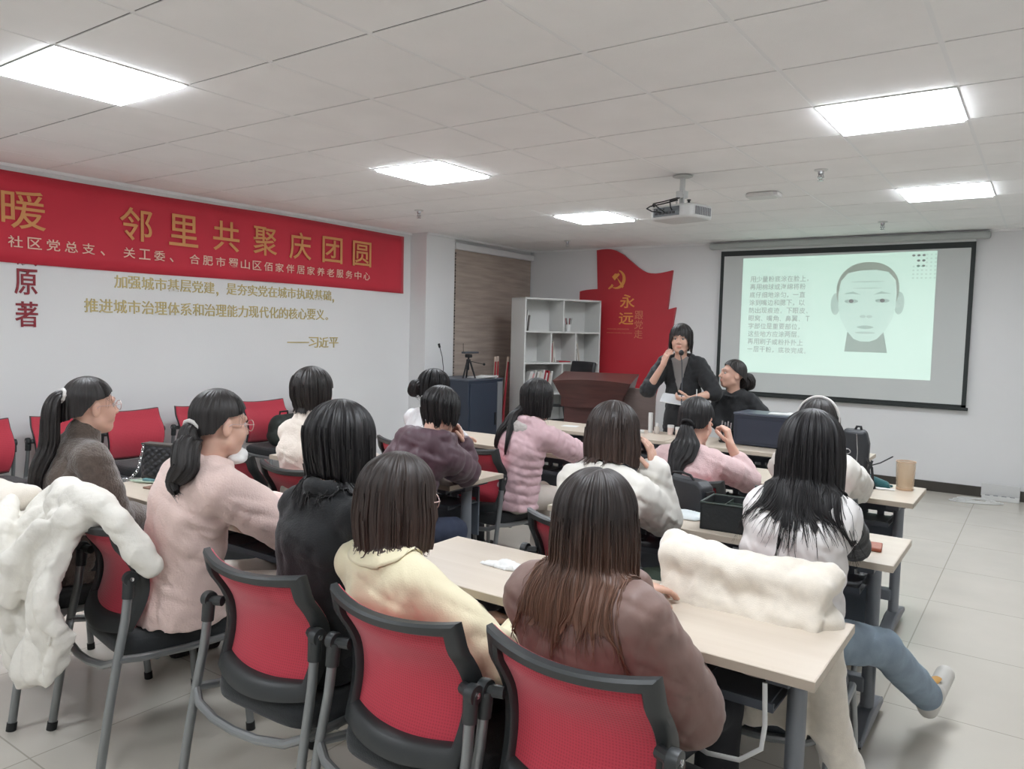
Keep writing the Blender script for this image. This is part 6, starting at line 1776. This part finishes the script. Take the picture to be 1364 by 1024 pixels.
# backpack on a wall chair
t = thing('backpack', 'black-green backpack on the wall chair beside the cream sweater', 'backpack', (-2.86, 2.97, .474), -PI / 2 + .1)
M_BPK = cloth('black_green_nylon', (32, 40, 36), rough=.6, sheen=.05)
F_ = Field((-.25, -.2, -.02), (.25, .25, .4), .006)
F_.cap((-.1, .0, .1), (.1, .0, .1), .095, None, .04).cap((-.09, .0, .2), (.09, .0, .2), .085, None, .04).cap((-.07, .07, .09), (.07, .07, .09), .065, None, .03).wrinkle(.006, 28, 4)
X, Y, Z = F_.xyz((slice(None),) * 3); F_.F = np.maximum(F_.F, (.001 - Z).astype(np.float32) + 0 * F_.F)
field_obj('body', F_, M_BPK, t)
obj('handle', MB().tube([(-.05, -.03, .27), (-.045, -.03, .31), (.045, -.03, .31), (.05, -.03, .27)], .009, 8), M_BLACK, t)
obj('strap', MB().tube([(-.1, .05, .26), (-.16, .06, .18), (-.17, .08, .06), (-.12, .12, .012)], .014, 8, sq=(1, .4)), M_BLACK, t)
# power strip and cables by the back wall
t = thing('power_strip', 'white power strip with loose cables on the floor by the back wall', 'power strip', (2.50, 7.40, 0), .05)
obj('strip', MB().bx(-.16, .16, -.03, .03, .0, .045), M_WHITE, t, smooth=0, bevel=.006)
b_ = MB()
for k in range(4): b_.bx(-.13 + k * .07, -.09 + k * .07, -.018, .018, .0445, .047)
obj('sockets', b_, M_GREY, t, smooth=0)
for q in range(3):
    pts = [(-.16 + .02 * q, -.02, .01)] + [(-.2 + .33 * math.cos(.5 * k + q) * (.5 + .1 * q), -.12 - .06 * q + .09 * math.sin(.5 * k + q * 1.3), .007) for k in range(12)]
    obj('cable', MB().tube(pts, .006, 8), M_WHITE, t)
tag(obj('wall_socket_cover', MB().bx(2.33, 2.66, YB - .03, YB - .013, .02, .15), M_WHITE, smooth=0, bevel=.006), 'white cover plate on the skirting behind the power strip', 'socket cover')
t = thing('hanging_cable', 'white cable looping under the nearest right-hand desk', 'cable', (2.235, .37, .71))
obj('cable', MB().tube([(.03, .0, -.01), (.035, .0, -.12), (.03, -.005, -.18), (-.02, -.02, -.22), (-.1, -.03, -.225), (-.2, -.02, -.20), (-.3, .02, -.17)], .0065, 10, sq=(1, .6)), M_WHITE, t)
